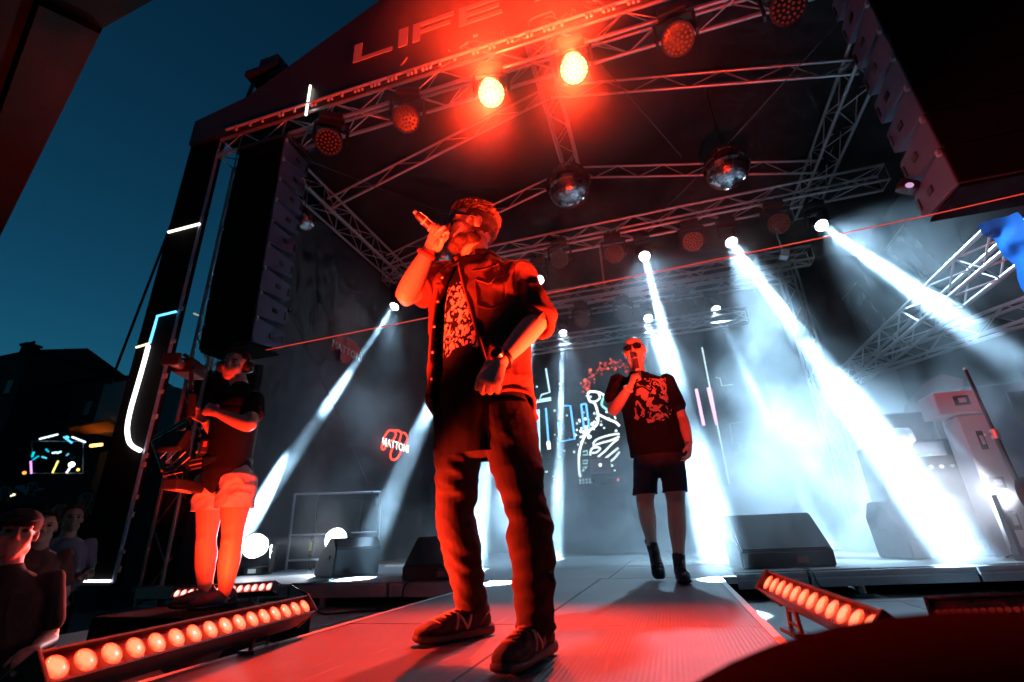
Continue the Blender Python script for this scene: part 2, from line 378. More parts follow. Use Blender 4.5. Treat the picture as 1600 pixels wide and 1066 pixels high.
# front gable banner with lettering
fas = thing('gable_banner', 'black gable banner with large block letters above the front truss', 'banner', (-.9, 4.05, 6.0))
bm = B(); poly = [(-6.15, 6.03), (-6.15, 6.5), (-5.2, 6.66), (-.9, 8.85), (3.4, 6.66), (4.4, 6.45), (4.4, 6.03)]
prism(bm, [(x, 4.03, z) for x, z in poly], (0, .05, 0)); obj('sheet', bm, mat('banner_pvc', (0.03, 0.024, 0.024), .45, 0, .3, 1.2, .08, 6), fas)
LET = mat('letter_white', (0.62, 0.6, 0.6), .6, 0, .06, 5)
def letter(boxes, x0, w, z0, h):
    bm = B()
    for pl in boxes: prism(bm, [(x0 + w * (u + .10 * v * h / w * 0), 4.02, z0 + h * v) for u, v in pl], (0, -.008, 0))
    obj('letter', bm, LET, fas)
R_ = lambda a, b, c, d: [(a, b), (c, b), (c, d), (a, d)]
Z0, LH = 6.585, .36
letter([R_(0, 0, .2, 1), R_(.21, 0, 1, .2)], -3.33, .62, Z0, LH)                                   # L
letter([R_(0, 0, 1, 1)], -2.62, .14, Z0, LH)                                                          # I
letter([R_(0, 0, .18, 1), R_(.19, .78, 1, 1), R_(.19, .38, .92, .58)], -2.40, .60, Z0, LH)          # F
letter([R_(0, 0, .18, 1), R_(.19, .78, 1, 1), R_(.19, .4, .94, .6), R_(.19, 0, 1, .2)], -1.72, .60, Z0, LH)   # E
letter([R_(0, 0, .18, 1), R_(.19, 0, .85, .2), R_(.19, .8, .85, 1), [(.86, .05), (1, .2), (1, .8), (.86, .95)]], -.68, .62, Z0, LH)
SCR = mat('banner_scribble', (0.5, 0.32, 0.3), .6, 0, .2, 5)
def squig(pts, r=.012, nm='scribble', m=SCR, par=fas, yy=4.018):
    P_ = [np.array([p.x, p.z]) for p in (PY(a, b, 4.03) for a, b in pts)]
    P_ = crom(P_, 5); bm = B(); path_tube(bm, [(p[0], yy, p[1]) for p in P_], r, 5); obj(nm, bm, m, par)
for s in ([(700, 84), (712, 80), (725, 74), (738, 78), (750, 72), (762, 68), (775, 70), (782, 66)],
          [(722, 78), (728, 70), (740, 66), (752, 67), (765, 66), (780, 64)],
          [(783, 68), (784, 55), (787, 50), (789, 60), (795, 58), (798, 66)], [(800, 62), (806, 56), (812, 60), (806, 66), (800, 62)],
          [(816, 60), (820, 50), (832, 50), (830, 58), (820, 61), (816, 58)], [(828, 44), (826, 36), (838, 28), (850, 24), (862, 20), (868, 26)],
          [(846, 44), (852, 30), (866, 28), (872, 36), (862, 48), (850, 46), (852, 36), (860, 36), (862, 42)], [(872, 34), (880, 28), (886, 22)],
          [(892, 24), (900, 30), (900, 20), (894, 16)], [(914, 12), (924, 16), (934, 12), (942, 22)], [(918, 4), (928, 8), (938, 6)],
          [(627, 104), (632, 98), (637, 91)], [(690, 106), (698, 102), (704, 98)], [(755, 82), (762, 84), (766, 78)]):
    squig(s)
WHT = mat('banner_white', (0.8, 0.8, 0.8), .6, 0, .05, 5)
for s in ([(720, 77), (732, 68)], [(740, 58), (747, 57)], [(702, 81), (703, 80)], [(927, 1), (943, 9)]): squig([s[0], ((s[0][0] + s[1][0]) / 2, (s[0][1] + s[1][1]) / 2), s[1]], .018, 'paint_dash', WHT)
# string of small clip lamps under the banner
ls = thing('light_string', 'row of small pale bulbs along the lower edge of the banner', 'light string', (-.5, 4.0, 6.0))
bm = B(); box(bm, (-.6, 3.99, 6.035), (9.6, .03, .022)); obj('rail', bm, mat('rail_pale', (.75, .72, .72), .4, .2, .1, 10), ls)
bm = B(); ell(bm, (0, 0, 0), (.022, .022, .035), sub=1); tube(bm, (0, 0, .02), (0, 0, .05), .012, n=6)
bulb = bpy.data.meshes.new('bulb'); bm.to_mesh(bulb); bm.free(); bulb.materials.append(mat('bulb_pale', (.8, .78, .78), .3, 0, .1, 10)); bulb.polygons.foreach_set('use_smooth', [True] * len(bulb.polygons))
x = -5.2
while x < 3.9:
    for q in range(random.choice((1, 2, 3))):
        link(bpy.data.objects.new('bulb', bulb), ls, Matrix.Translation((x + q * .055, 3.99, 5.975)) @ Matrix.Rotation(random.uniform(-.3, .3), 4, 'Y'))
    x += random.uniform(.2, .3)

# ================================================================== LEFT FACADE PANEL AND NEON
fp = thing('facade_panel', 'tall black fabric panel at the left end of the stage front', 'panel', (-5.9, 4.1, 0))
bm = B(); box(bm, (-5.93, 4.16, 3.27), (.58, .1, 6.5), bev=.01); obj('fabric', bm, blackcloth, fp)
bm = B(); box(bm, (-5.63, 4.12, 2.95), (.025, .03, 5.8)); obj('edge_rail', bm, mat('rail_blue', (.45, .5, .7), .4, .3, .1, 10), fp)
for z in (.18, .35, .72, .9, 1.25, 1.35, 1.8, 2.1, 2.3, 2.75, 3.2):
    bm = B(); box(bm, (-5.585, 4.1, z), (.07, .02, .035 + .03 * random.random())); obj('clip', bm, mat('clip_white', (.75, .76, .8), .5, 0, .1, 10), fp)
def neon(label, pts, col, st, r=.017, yy=4.09, sm=1):
    P_ = [PY(a, b, yy) for a, b in pts]
    if sm > 1: P_ = [V(p) for p in crom([np.array(p) for p in P_], sm)]
    bm = B(); path_tube(bm, P_, r, 8); tag(obj('neon_tube', bm, emis('neon_%d' % len(MATS), col, st), smooth=True), label, 'neon tube', 'neon tubes on the stage front')
WHN = (1, .95, .85)
neon('short upright white neon tube on the gable banner', [(485, 134), (478, 180)], WHN, 3.0, .016, 4.0)
neon('white neon tube sloping across the top of the left panel', [(263, 363), (312, 350)], (1, .93, .75), 3.0)
neon('bent sky blue neon tube on the left panel', [(275, 487), (246, 494), (241, 512), (234, 536)], (.12, .55, 1), 2.2, .015)
neon('short cream neon tube meeting the blue and white tubes', [(213, 543), (233, 537)], (1, .85, .5), 2.2, .013, 4.07)
neon('long white neon tube curving like a letter J', [(232, 540), (224, 570), (214, 605), (204, 640), (199, 668), (201, 688), (208, 698), (219, 704)], (1, 1, .97), 3.2, .024, 4.08, 4)
neon('white neon tube along the foot of the left panel', [(112, 908), (172, 908)], (1, .98, .95), 2.5, .014)
neon('small cream neon tube behind the left tower', [(303, 490), (313, 494)], (.6, .6, .55), .6, .012, 4.5)

# ================================================================== LINE ARRAYS
cabm = mat('cabinet_grey', (.065, .085, .15), .55, 0, .12, 5, .1, 120)
grillm = mat('grille_black', (.006, .006, .007), .9, 0, .2, 50, .5, 500, spec=.08)
def line_array(label, x0, x1, yf, ztop, n, inner, curve):
    """hung column of speaker cabinets facing the audience; inner = x side turned to the stage"""
    t = thing('line_array', label, 'speaker', ((x0 + x1) / 2, yf + .25, ztop), 'hung speaker columns')
    w = abs(x1 - x0); h = .335; cx = (x0 + x1) / 2; z = ztop; y = yf; ang = 0.0
    for i in range(n):
        ang = curve * (i / n) ** 2
        Rm = Matrix.Rotation(ang, 3, 'X'); c = V((cx, y + .25, z - h / 2))
        M = Matrix.Translation(c) @ Rm.to_4x4()
        bm = B()
        # trapezoid side profile: taller at the front
        pr = [(-.25, -h / 2 + .006), (-.25, h / 2 - .006), (.22, h / 2 - .05), (.25, h / 2 - .075), (.25, -h / 2 + .075), (.22, -h / 2 + .05)]
        prism(bm, [(-w / 2, a, b) for a, b in pr], (w, 0, 0)); bmesh.ops.bevel(bm, geom=list(bm.edges), offset=.006, segments=1, affect='EDGES')
        cb = obj('cabinet', bm, cabm, t, M)
        bm = B(); box(bm, (0, -.262, 0), (w - .02, .02, h - .02)); obj('grille', bm, grillm, cb, M)
        sx = (w / 2 if inner > 0 else -w / 2); sg = 1 if inner > 0 else -1
        bm = B(); box(bm, (sx + sg * .003, .03, 0), (.012, .075, .055)); obj('handle', bm, blackplastic, cb, M)
        bm = B(); box(bm, (sx + sg * .003, .21, 0), (.012, .03, .1)); obj('rear_slot', bm, blackplastic, cb, M)
        bm = B(); box(bm, (sx + sg * .012, -.235, h / 2 - .03), (.03, .035, .05), bev=.005); obj('latch', bm, alu_dull, cb, M)
        dn = Rm @ V((0, 0, -h)); z += dn.z; y += dn.y
    bm = B(); box(bm, (cx, y + .22, z - .012), (w - .01, .44, .02)); obj('dark_cover', bm, grillm, t)  # added black sheet that darkens the underside of the lowest cabinet
    bm = B(); box(bm, (cx, yf + .25, ztop + .04), (w + .1, .55, .07), bev=.01); obj('flying_frame', bm, blackpaint, t)
    bm = B(); tube(bm, (cx, yf + .2, ztop + .05), (cx, yf + .2, 6.0), .012, n=6); obj('chain', bm, blackpaint, t)
    return t
line_array('left hung column of black speakers with grey sides', -5.06, -4.30, 4.02, 5.55, 9, +1, 0.05)
line_array('right hung column of black speakers with blue grey sides', 2.3, 3.3, 3.62, 5.55, 9, -1, -0.02)

# ================================================================== STAGE LIGHTS
headm = blackplastic
bm = B(); box(bm, (0, 0, 0), (.30, .22, .11), bev=.015); box(bm, (0, 0, .075), (.08, .06, .05)); tube(bm, (-.06, 0, .08), (-.06, 0, .16), .02, n=8); tube(bm, (.06, 0, .08), (.06, 0, .16), .02, n=8)
ME_BASE = bpy.data.meshes.new('fixture_base'); bm.to_mesh(ME_BASE); bm.free(); ME_BASE.materials.append(headm)
def yoke_mesh(w, dn):
    bm = B(); box(bm, (0, 0, -.085), (w, .08, .04), bev=.01)
    for s in (-1, 1): box(bm, (s * w / 2, 0, -.085 - dn / 2), (.035, .09, dn), bev=.01)
    me = bpy.data.meshes.new('yoke'); bm.to_mesh(me); bm.free(); me.materials.append(headm); return me
def head_mesh(r, ln):
    bm = B(); pts = [(-ln * .55, r * .55), (-ln * .5, r * .75), (-ln * .2, r * .92), (ln * .25, r), (ln * .42, r * 1.03), (ln * .5, r * 1.02), (ln * .5, r * .9), (ln * .44, r * .88)]
    n = 24; rg = [[bm.verts.new((q * math.cos(2 * math.pi * i / n), q * math.sin(2 * math.pi * i / n), z)) for i in range(n)] for z, q in pts]
    for a, b in zip(rg, rg[1:]):
        for i in range(n): bm.faces.new((a[i], a[(i + 1) % n], b[(i + 1) % n], b[i]))
    bm.faces.new(rg[0]); bm.faces.new(rg[-1])
    for k in range(5):
        for s in (-1, 1): box(bm, (0, s * r * .8, -ln * .35 + k * .03), (r * .9, .02, .012))
    me = bpy.data.meshes.new('head'); bm.to_mesh(me); bm.free(); me.materials.append(headm); return me
def cells_mesh(r, rings, m, cr):
    bm = B(); pts = [(0, 0)]
    for k in range(1, rings + 1):
        for i in range(6 * k): a = 2 * math.pi * i / (6 * k) + k * .2; pts.append((r * k / (rings + .45) * math.cos(a), r * k / (rings + .45) * math.sin(a)))
    for x, y in pts: ell(bm, (x, y, 0), (cr, cr, cr * .35), sub=1)
    me = bpy.data.meshes.new('led_cells'); bm.to_mesh(me); bm.free(); me.materials.append(m); me.polygons.foreach_set('use_smooth', [True] * len(me.polygons)); return me
WY, WHD = yoke_mesh(.42, .3), head_mesh(.17, .3)
BY, BHD = yoke_mesh(.3, .26), head_mesh(.105, .34)
def disc_mesh(r, m, n=24):
    bm = B(); bm.faces.new([bm.verts.new((r * math.cos(2 * math.pi * i / n), r * math.sin(2 * math.pi * i / n), 0)) for i in range(n)])
    me = bpy.data.meshes.new('lens'); bm.to_mesh(me); bm.free(); me.materials.append(m); return me
def fixture(name, label, loc, target, yoke, head, drop, ln, cells=None, disc=None, group=None, cat='stage light'):
    """moving head hung under a truss: loc = head centre"""
    loc = V(loc); t = thing(name, label, cat, loc + V((0, 0, drop + .2)), group)
    dirv = (V(target) - loc).normalized(); yaw = math.atan2(dirv.x, -dirv.y)
    Mb = Matrix.Translation(loc + V((0, 0, drop + .085))) @ Matrix.Rotation(yaw, 4, 'Z')
    obj('base', ME_BASE, None, t, Mb); obj('yoke', yoke, None, t, Mb)
    x, y, z = axes(dirv); Mh = Matrix.Translation(loc) @ mat3(x, y, z).to_4x4()
    h = obj('head', head, None, t, Mh, smooth=False)
    if disc: obj('lens', disc, None, h, Mh @ Matrix.Translation((0, 0, ln * .45)))
    if cells: tag(obj('led_cells', cells, None, h, Mh @ Matrix.Translation((0, 0, ln * .455))), kind='stuff')
    return t, dirv
dim = cells_mesh(.165, 3, emis('led_dim_red', (1, .045, .015), .13), .016)  # faint glow put into the dim cells, unlit heads included
dim2 = cells_mesh(.165, 3, emis('led_mid_red', (1, .07, .02), .3), .019)
dimg = cells_mesh(.165, 3, emis('led_dim_grey', (.5, .3, .3), .10), .015)
bright = cells_mesh(.165, 3, emis('led_bright_red', (1, .34, .10), 14), .022)
lensdark = disc_mesh(.15, mat('lens_dark', (.02, .012, .012), .15, 0, .1, 5))
lenslit = disc_mesh(.125, emis('lens_lit_red', (1, .30, .08), 6))
lensbeam = disc_mesh(.095, emis('lens_beam', (.85, .95, 1), 30))
FR = 'wash lights on the front truss'
for px, py, lab, lit in ((517, 210, 'leftmost unlit wash light on the front truss above the speaker column', 0), (637, 178, 'unlit wash light left of the two glowing red lights', 0),
                         (768, 148, 'glowing red wash light, the left one of the lit pair', 1), (898, 112, 'glowing red wash light, the right one of the lit pair', 1),
                         (1058, 60, 'dim red wash light right of the glowing pair', 2), (1230, 10, 'wash light cut by the top edge at the right end of the front truss', 0)):
    p = PY(px, py, 4.1); p.z = 5.36
    t, dv = fixture('wash_light', lab, p, V((-.3, .7, .2)) if lit == 1 else V((p.x * .5, 1.0, 0)), WY, WHD, .26, .3, (dim, bright, dim2)[lit], lenslit if lit == 1 else lensdark, FR)
    if lit == 1: spot(t, p + dv * .2, (p.x * .6 - .2, 1.05, 0), 3400, RED, 37, .1, .6); spot(t, p + dv * .3 + V((0, -.1, .1)), p + V((0, -.8, 1.0)), 1300, RED, 140, .08, .6, 'added_fill_lamp')  # second spot is an added upward fill for banner, truss and halo
for px, py, lab, c in ((875, 405, 'dim wash light behind the singer in the red shirt on the middle truss', dimg), (960, 397, 'second dim wash light from the left on the middle truss', dim),
                       (1082, 378, 'brighter red wash light with orange cells on the middle truss', dim2), (1215, 350, 'dim wash light at the right end of the middle truss', dim)):
    p = PY(px, py, 7.85); fixture('wash_light', lab, p, V((p.x * .6, 0, .6)), WY, WHD, .26, .3, c, lensdark, 'wash lights on the middle truss')
for px, py, lab in ((910, 500, 'faint unlit wash light left of the three on the rear truss'), (975, 490, 'faint unlit wash light in the middle of the rear truss'), (1070, 480, 'faint unlit wash light right of the three on the rear truss')):
    p = PY(px, py, 10.3); fixture('wash_light', lab, p, V((p.x * .5, 0, .6)), WY, WHD, .26, .3, dimg, lensdark, 'wash lights on the rear truss')

# white beam lights: lamp position and the point each beam is aimed at
BEAM = 640000
beams = [  # px, py, Y, target, power, full angle, label
    (617, 478, 8.0, PX(428, 757, -5.45), 1.0, 3.6, 'beam light at the far left throwing a slanted white beam down left', (V((-4.4, 6.5, 1.0)), 1100, 36)),
    (842, 437, 8.0, V((-1.42, 4.05, 0)), .5, 3.0, 'beam light glowing behind the red shirt shoulder', None),
    (1007, 400, 8.0, V((.32, 4.1, 0)), .7, 3.4, 'beam light on the middle truss above the bald singer', (V((.6, 4.6, .0)), 1200, 56)),
    (1142, 378, 8.0, V((2.15, 4.75, -.2)), .8, 4.2, 'beam light with the broad smoky beam right of the bald singer', (V((2.0, 6.4, .2)), 13500, 34)),
    (1283, 352, 8.0, PY(1560, 545, 5.0), 1.1, 3.8, 'rightmost beam light with its beam crossing the pale side truss', (V((3.7, 6.0, 2.5)), 2600, 56)),
    (737, 490, 11.0, V((-3.15, 4.55, -.2)), 1.3, 2.6, 'beam light hidden behind the red shirt with its beam toward the wedge monitor', None),
    (790, 510, 11.0, PZ(738, 890, 0), .9, 2.6, 'beam light at the rear whose beam falls between the legs of the front singer', (V((-2.4, 8.0, .5)), 1800, 34)),
    (880, 520, 11.0, PZ(868, 874, 0), 1.0, 2.6, 'beam light over the screen with a nearly upright beam', (V((-1.4, 8.0, .3)), 2600, 36)),
    (1013, 497, 11.0, PZ(1120, 878, 0), 1.2, 2.8, 'beam light directly above the head of the bald singer', (V((.6, 7.6, .3)), 7500, 36)),
    (1118, 482, 11.0, V((2.11, 8.6, 0)), 1.1, 2.8, 'beam light with a thin beam over the right half of the screen', (V((1.8, 7.6, .1)), 12500, 36)),
]
for px, py, y, tg, pw, dg, lab, sp in beams:
    p = PY(px, py, y); dv = (tg - p).normalized(); c = p - dv * .14
    t, dv = fixture('beam_light', lab, c, tg, BY, BHD, .24, .34, None, lensbeam, 'white beam lights on the trusses')
    spot(t, p + dv * .06, tg, BEAM * pw, COOL, dg * 1.05, .045, .85, 'beam_lamp')
    if sp is not None: spot(t, p + dv * .10, sp[0], sp[1], COOL, sp[2], .12, 1.0, 'added_fill_lamp')  # added wide fill with its own target, brightens smoke, floor and side truss

# ================================================================== MIRROR BALLS
mirror = mat('mirror_tile', (.75, .75, .77), .16, 1.0, .1, 40)
def ball(label, c, r, top):
    t = thing('mirror_ball', label, 'mirror ball', c, 'mirror balls'); bm = B(); nr = 22
    for j in range(nr):
        t0, t1 = math.pi * j / nr, math.pi * (j + 1) / nr; nn = max(5, int(44 * math.sin((t0 + t1) / 2)))
        for i in range(nn):
            a, b = 2 * math.pi * i / nn + .006, 2 * math.pi * (i + 1) / nn - .006
            jx = random.uniform(.993, 1.0)
            S = lambda th, ph: V((math.sin(th) * math.cos(ph), math.sin(th) * math.sin(ph), math.cos(th))) * r * jx + V(c)
            quad(bm, S(t0 + .004, a), S(t1 - .004, a), S(t1 - .004, b), S(t0 + .004, b))
    tag(obj('mirror_tiles', bm, mirror, t), kind='stuff')
    bm = B(); ell(bm, c, (r * .985,) * 3, sub=3); obj('core', bm, blackpaint, t, smooth=True)
    bm = B(); tube(bm, V(c) + V((0, 0, r * .97)), V(c) + V((0, 0, r * 1.12)), .025); tube(bm, V(c) + V((0, 0, r)), (c[0], c[1], top), .006, n=6); obj('hanger', bm, blackpaint, t)
ball('largest mirror ball hanging at the middle of the roof', PY(888, 290, 6.4), .37, 7.2)
ball('large mirror ball hanging right of the middle', PY(1135, 262, 6.4), .325, 6.9)
ball('small mirror ball beside the left speaker column', PY(473, 345, 5.2), .19, 6.0)
ball('small mirror ball seen beside the raised microphone hand', PY(692, 400, 7.4), .2, 6.3)

# ================================================================== SCREEN WITH NEON GRAPHICS
sc_ = thing('led_screen', 'wide dark screen with glowing cyan line drawing at the back of the stage', 'screen', (-.4, 11.2, .9))
bm = B(); box(bm, (-.6, 11.26, 2.65), (6.0, .12, 3.7), bev=.01); obj('panel', bm, mat('screen_black', (.012, .014, .02), .35, 0, .2, 3), sc_)
SY = 11.19
def line(pts, col, st, w=.03, sm=4, cl=False):
    P_ = [np.array(PY(a, b, SY)) for a, b in pts]
    if sm > 1: P_ = crom(P_, sm)
    bm = B(); path_tube(bm, [V(p) for p in P_], w / 2, 5); obj('graphic_line', bm, emis('scr_%.2f_%.2f_%.2f_%.1f' % (*col, st), col, st), sc_)
CY_, BL_, WH_, PK_ = (.55, .9, 1), (.12, .45, 1), (.85, .97, 1), (1, .55, .85)
for l in ([(853, 576), (859, 613), (846, 617), (843, 625), (861, 622)], [(861, 625), (838, 629), (834, 640), (837, 720), (836, 735), (832, 742)],
          [(842, 640), (843, 700), (844, 738), (856, 737)]): line(l, CY_, 1.6, .045, 1)
for l in ([(834, 645), (838, 690)], [(839, 640), (842, 690)], [(853, 638), (857, 690)], [(881, 634), (891, 634), (898, 686), (875, 690), (872, 660)],
          [(908, 632), (913, 672)], [(916, 632), (921, 672)], [(908, 632), (916, 631)]): line(l, BL_, 2.2, .05, 1)
line([(857, 690), (858, 702)], WH_, 2.5, .09, 1)
line([(918, 616), (922, 612), (935, 613), (945, 618), (952, 616), (962, 615)], WH_, 2.2, .06)
line([(918, 617), (922, 627), (929, 630), (934, 645), (934, 660), (928, 668), (918, 675), (910, 690), (905, 710), (905, 735), (907, 745)], WH_, 2.2, .06)
line([(935, 614), (937, 622), (930, 628)], WH_, 1.8, .05); line([(936, 648), (950, 655), (962, 660), (968, 666)], WH_, 1.8, .06)
line([(945, 618), (940, 632), (948, 640), (958, 648), (962, 640), (952, 628)], (.3, .8, .8), 1.4, .06); line([(958, 645), (962, 655)], WH_, 1.6, .04)
for l in ([(926, 694), (932, 687), (945, 682), (958, 679), (968, 678)], [(926, 697), (940, 692), (955, 688), (968, 682)], [(922, 712), (924, 702), (932, 699), (938, 701), (932, 707), (925, 708)],
          [(934, 714), (944, 706), (950, 700), (958, 692), (966, 686)], [(946, 716), (956, 708), (966, 700)], [(952, 722), (960, 716), (968, 706)]): line(l, WH_, 1.6, .05)
for l in ([(911, 706), (917, 704), (918, 711), (911, 711)], [(911, 720), (918, 719), (917, 725), (911, 724)], [(911, 731), (918, 729), (914, 733)]): line(l, CY_, 1.2, .03, 1)
line([(1097, 543), (1110, 610), (1140, 758)], (.7, .9, .95), 1.3, .035, 1)
line([(1088, 608), (1100, 665)], PK_, 1.5, .07, 1); line([(1106, 606), (1120, 664)], PK_, 1.5, .06, 1); line([(1112, 607), (1121, 660)], (.8, .15, .5), 1.0, .02, 1)
line([(1118, 590), (1125, 591), (1128, 603), (1145, 601)], (.5, .55, .4), .7, .03, 1); line([(1158, 660), (1140, 662), (1145, 692), (1156, 693), (1158, 708), (1145, 710)], (.45, .6, .65), .7, .025, 1)
random.seed(3)
def dots(n, fx, col, st, lab, rr=(.015, .045)):
    bm = B()
    for _ in range(n):
        a, b = fx(); p = PY(a, b, SY); r = random.uniform(*rr); ell(bm, p, (r, .01, r), sub=2)
    tag(obj('graphic_dots', bm, emis('dots_' + lab, col, st), sc_), kind='stuff')
dots(48, lambda: (random.uniform(836, 965), random.uniform(595, 750)), (.7, .95, 1), 1.6, 'white', (.01, .034))
dots(30, lambda: (random.gauss(915, 8), random.gauss(670, 8)), (.8, .97, 1), 2.2, 'white2')
def arc():
    a = random.uniform(math.pi, 1.72 * math.pi); q = random.gauss(1, .10); return 958 + 42 * q * math.cos(a), 615 + 46 * q * math.sin(a)
dots(75, arc, (1, .05, .025), .7, 'red', (.01, .038)); dots(9, arc, (1, .16, .06), 1.3, 'orange', (.02, .055))

# signs with lettering and a red outline
FONT = None
def text_mesh(s, size, M, m, parent, name='lettering', depth=.004, bold=.0):
    cu = bpy.data.curves.new('t', 'FONT'); cu.body = s; cu.size = size; cu.extrude = depth; cu.align_x = 'CENTER'; cu.align_y = 'CENTER'; cu.space_character = 1.08; cu.offset = bold
    o = bpy.data.objects.new('t', cu); COL.objects.link(o); dg = bpy.context.evaluated_depsgraph_get()
    me = bpy.data.meshes.new_from_object(o.evaluated_get(dg)); bpy.data.objects.remove(o); me.materials.clear()
    return obj(name, me, m, parent, M)
def sign(label, c, right, w, lit):
    right = V(right).normalized(); up = V((0, 0, 1)); nrm = right.cross(up); c = V(c)
    t = thing('wall_sign', label, 'sign', c, 'signs on the cloth walls')
    M = Matrix.Translation(c + nrm * .03) @ mat3(right, up, nrm).to_4x4()
    redm = emis('sign_red', (1, .06, .03), 2.6) if lit else mat('sign_red_paint', (.42, .03, .03), .6, 0, .1, 5)
    whm = emis('sign_white', (1, .95, .92), 2.2) if lit else mat('sign_white_paint', (.6, .6, .6), .6, 0, .1, 5)
    text_mesh('MATTONI', w * .235, M, whm, t, 'lettering', .004, .0015 * w)
    loops = [[(-.55, -.12), (-.48, .08), (-.32, .26), (-.14, .30), (-.02, .26), (-.10, .12), (-.28, .02), (-.46, -.14), (-.55, -.12)],
             [(-.12, .30), (.08, .34), (.2, .3), (.14, .12), (.02, -.02)], [(.2, .3), (.36, .34), (.5, .24), (.4, .1), (.3, .02)],
             [(-.12, -.06), (-.2, -.22), (-.1, -.30), (.1, -.24), (.22, -.10), (.3, -.02)]]
    if lit:
        for lp in loops:
            P_ = crom([np.array(p) for p in lp], 5); bm = B(); path_tube(bm, [M @ V((p[0] * w, p[1] * w, -.01)) for p in P_], .016 * w * 1.3, 6); obj('outline_tube', bm, redm, t, smooth=True)
    else:
        bm = B()
        for lp in (loops[0], [(-.12, .30), (.08, .34), (.3, .33), (.5, .24), (.4, .05), (.2, -.1), (.1, -.24), (-.1, -.30), (-.2, -.2), (-.1, .0)]):
            vs_ = [bm.verts.new(M @ V((p[0] * w, p[1] * w, -.02))) for p in lp[:-1]]; bm.faces.new(vs_)
        obj('emblem', bm, redm, t)
sign('dim sign with pale lettering over a red emblem high on the left cloth wall', PX(541, 550, -5.38), (0, 1, 0), .85, False)
sign('glowing red neon outline sign low on the left cloth wall', PX(617, 697, -5.38), (0, 1, 0), 1.0, True)
sign('dark red emblem sign on the right cloth wall behind the racks', PX(1466, 676, 4.78), (0, -1, 0), 2.6, False)

# ================================================================== DJ DESK
dj = thing('desk', 'desk under dark blue cloth in front of the screen', 'desk', (-1.1, 9.6, 0))
bm = B(); g = []
for i in range(41):
    x = -2.0 + i * .052; y = 9.3 + .03 * math.sin(i * 1.7); g.append((bm.verts.new((x, y, .02)), bm.verts.new((x, 9.3, 1.0))))
for a, b in zip(g, g[1:]): bm.faces.new((a[0], b[0], b[1], a[1]))
obj('cloth_front', bm, mat('blue_cloth', (.03, .04, .07), .9, 0, .3, 4, .2, 90), dj, smooth=True)
bm = B(); box(bm, (-.96, 9.7, .98), (2.1, .8, .05), bev=.008); obj('desk_top', bm, blackpaint, dj)
lp = thing('laptop', 'open grey laptop with a glowing round mark on the desk', 'laptop', PY(937, 738, 9.5))
c = PY(938, 727, 9.5); Rl = Matrix.Rotation(-.25, 3, 'X')
bm = B(); box(bm, c, (.40, .012, .27), Rl, .004); obj('lid', bm, mat('laptop_grey', (.5, .5, .52), .4, .5, .05, 10), lp)
bm = B(); ell(bm, c + V((0, -.012, 0)), (.03, .004, .033), sub=2); obj('logo_glow', bm, emis('logo_w', (1, 1, 1), 3), lp)
bm = B(); box(bm, c + V((0, .16, -.135)), (.40, .27, .015), None, .004); obj('keyboard_base', bm, mat('laptop_grey', (.5, .5, .52)), lp)
mxr = thing('mixer', 'small mixing desk with bright knobs beside the laptop', 'mixer', PY(915, 752, 9.4))
c = PY(917, 753, 9.4); bm = B(); box(bm, c, (.3, .3, .1), bev=.01); obj('body', bm, blackplastic, mxr)
for i in range(4):
    for j in range(2): bm = B(); tube(bm, c + V((-.1 + i * .06, -.155, -.03 + j * .05)), c + V((-.1 + i * .06, -.18, -.03 + j * .05)), .017, n=8); obj('knob', bm, emis('knob_c', (.5, .8, 1), 1.0), mxr)
p2 = thing('turntable', 'low player with red light at the right end of the desk', 'player', PY(960, 748, 9.4))
c = PY(957, 752, 9.4); bm = B(); box(bm, c, (.42, .35, .09), bev=.01); obj('body', bm, blackplastic, p2)
bm = B(); tube(bm, c + V((0, 0, .045)), c + V((0, 0, .06)), .14, n=24); obj('platter', bm, alu_dull, p2)
bm = B(); ell(bm, c + V((.12, -.18, 0)), (.02, .01, .02), sub=2); obj('red_light', bm, emis('red_l', (1, .05, .03), 3), p2)

# ================================================================== WEDGE MONITORS
wm = mat('wedge_black', (.028, .029, .033), .5, 0, .25, 6, .25, 200)
wg = mat('wedge_grille', (.03, .03, .034), .45, .3, .2, 60, .6, 700)
def wedge(label, c, yaw, w, d, h, back=.10):
    """stage wedge: grille slopes up toward local -y"""
    M = Matrix.Translation(V(c)) @ Matrix.Rotation(yaw, 4, 'Z'); t = thing('wedge_monitor', label, 'stage monitor', c, 'wedge monitors on the stage')
    pr = [(-d / 2, 0), (-d / 2, h * .30), (d * .12, h), (d * .34, h), (d / 2, h * .72), (d * .42, 0)]
    bm = B(); prism(bm, [(-w / 2, a, b) for a, b in pr], (w, 0, 0)); bmesh.ops.bevel(bm, geom=list(bm.edges), offset=.012, segments=2, affect='EDGES'); cb = obj('cabinet', bm, wm, t, M)
    a, b = V((0, -d / 2, h * .30)), V((0, d * .12, h)); mid = (a + b) / 2; dr = (b - a); ax = V((1, 0, 0)); nrm = dr.normalized().cross(ax) * -1
    Rg = mat3(ax, dr.normalized(), ax.cross(dr.normalized()))
    bm = B(); box(bm, mid + ax.cross(dr.normalized()) * .004, (w - .05, dr.length - .04, .012), Rg, .004); obj('grille', bm, wg, t, M)
    for s in (-1, 1):
        bm = B(); box(bm, (s * (w / 2 + .001), d * .1, h * .5), (.012, .13, .05), None, .01); obj('side_handle', bm, blackplastic, t, M)
    bm = B(); box(bm, (w * .15, -d / 2 - .002, h * .14), (.09, .008, .05)); obj('badge', bm, mat('badge_red', (.35, .12, .1), .5, 0, .1, 5), t, M)
    return t
wedge('wedge monitor at the left whose side is lit glaring white', PZ(542, 899, 0), math.radians(-118), .56, .50, .40)
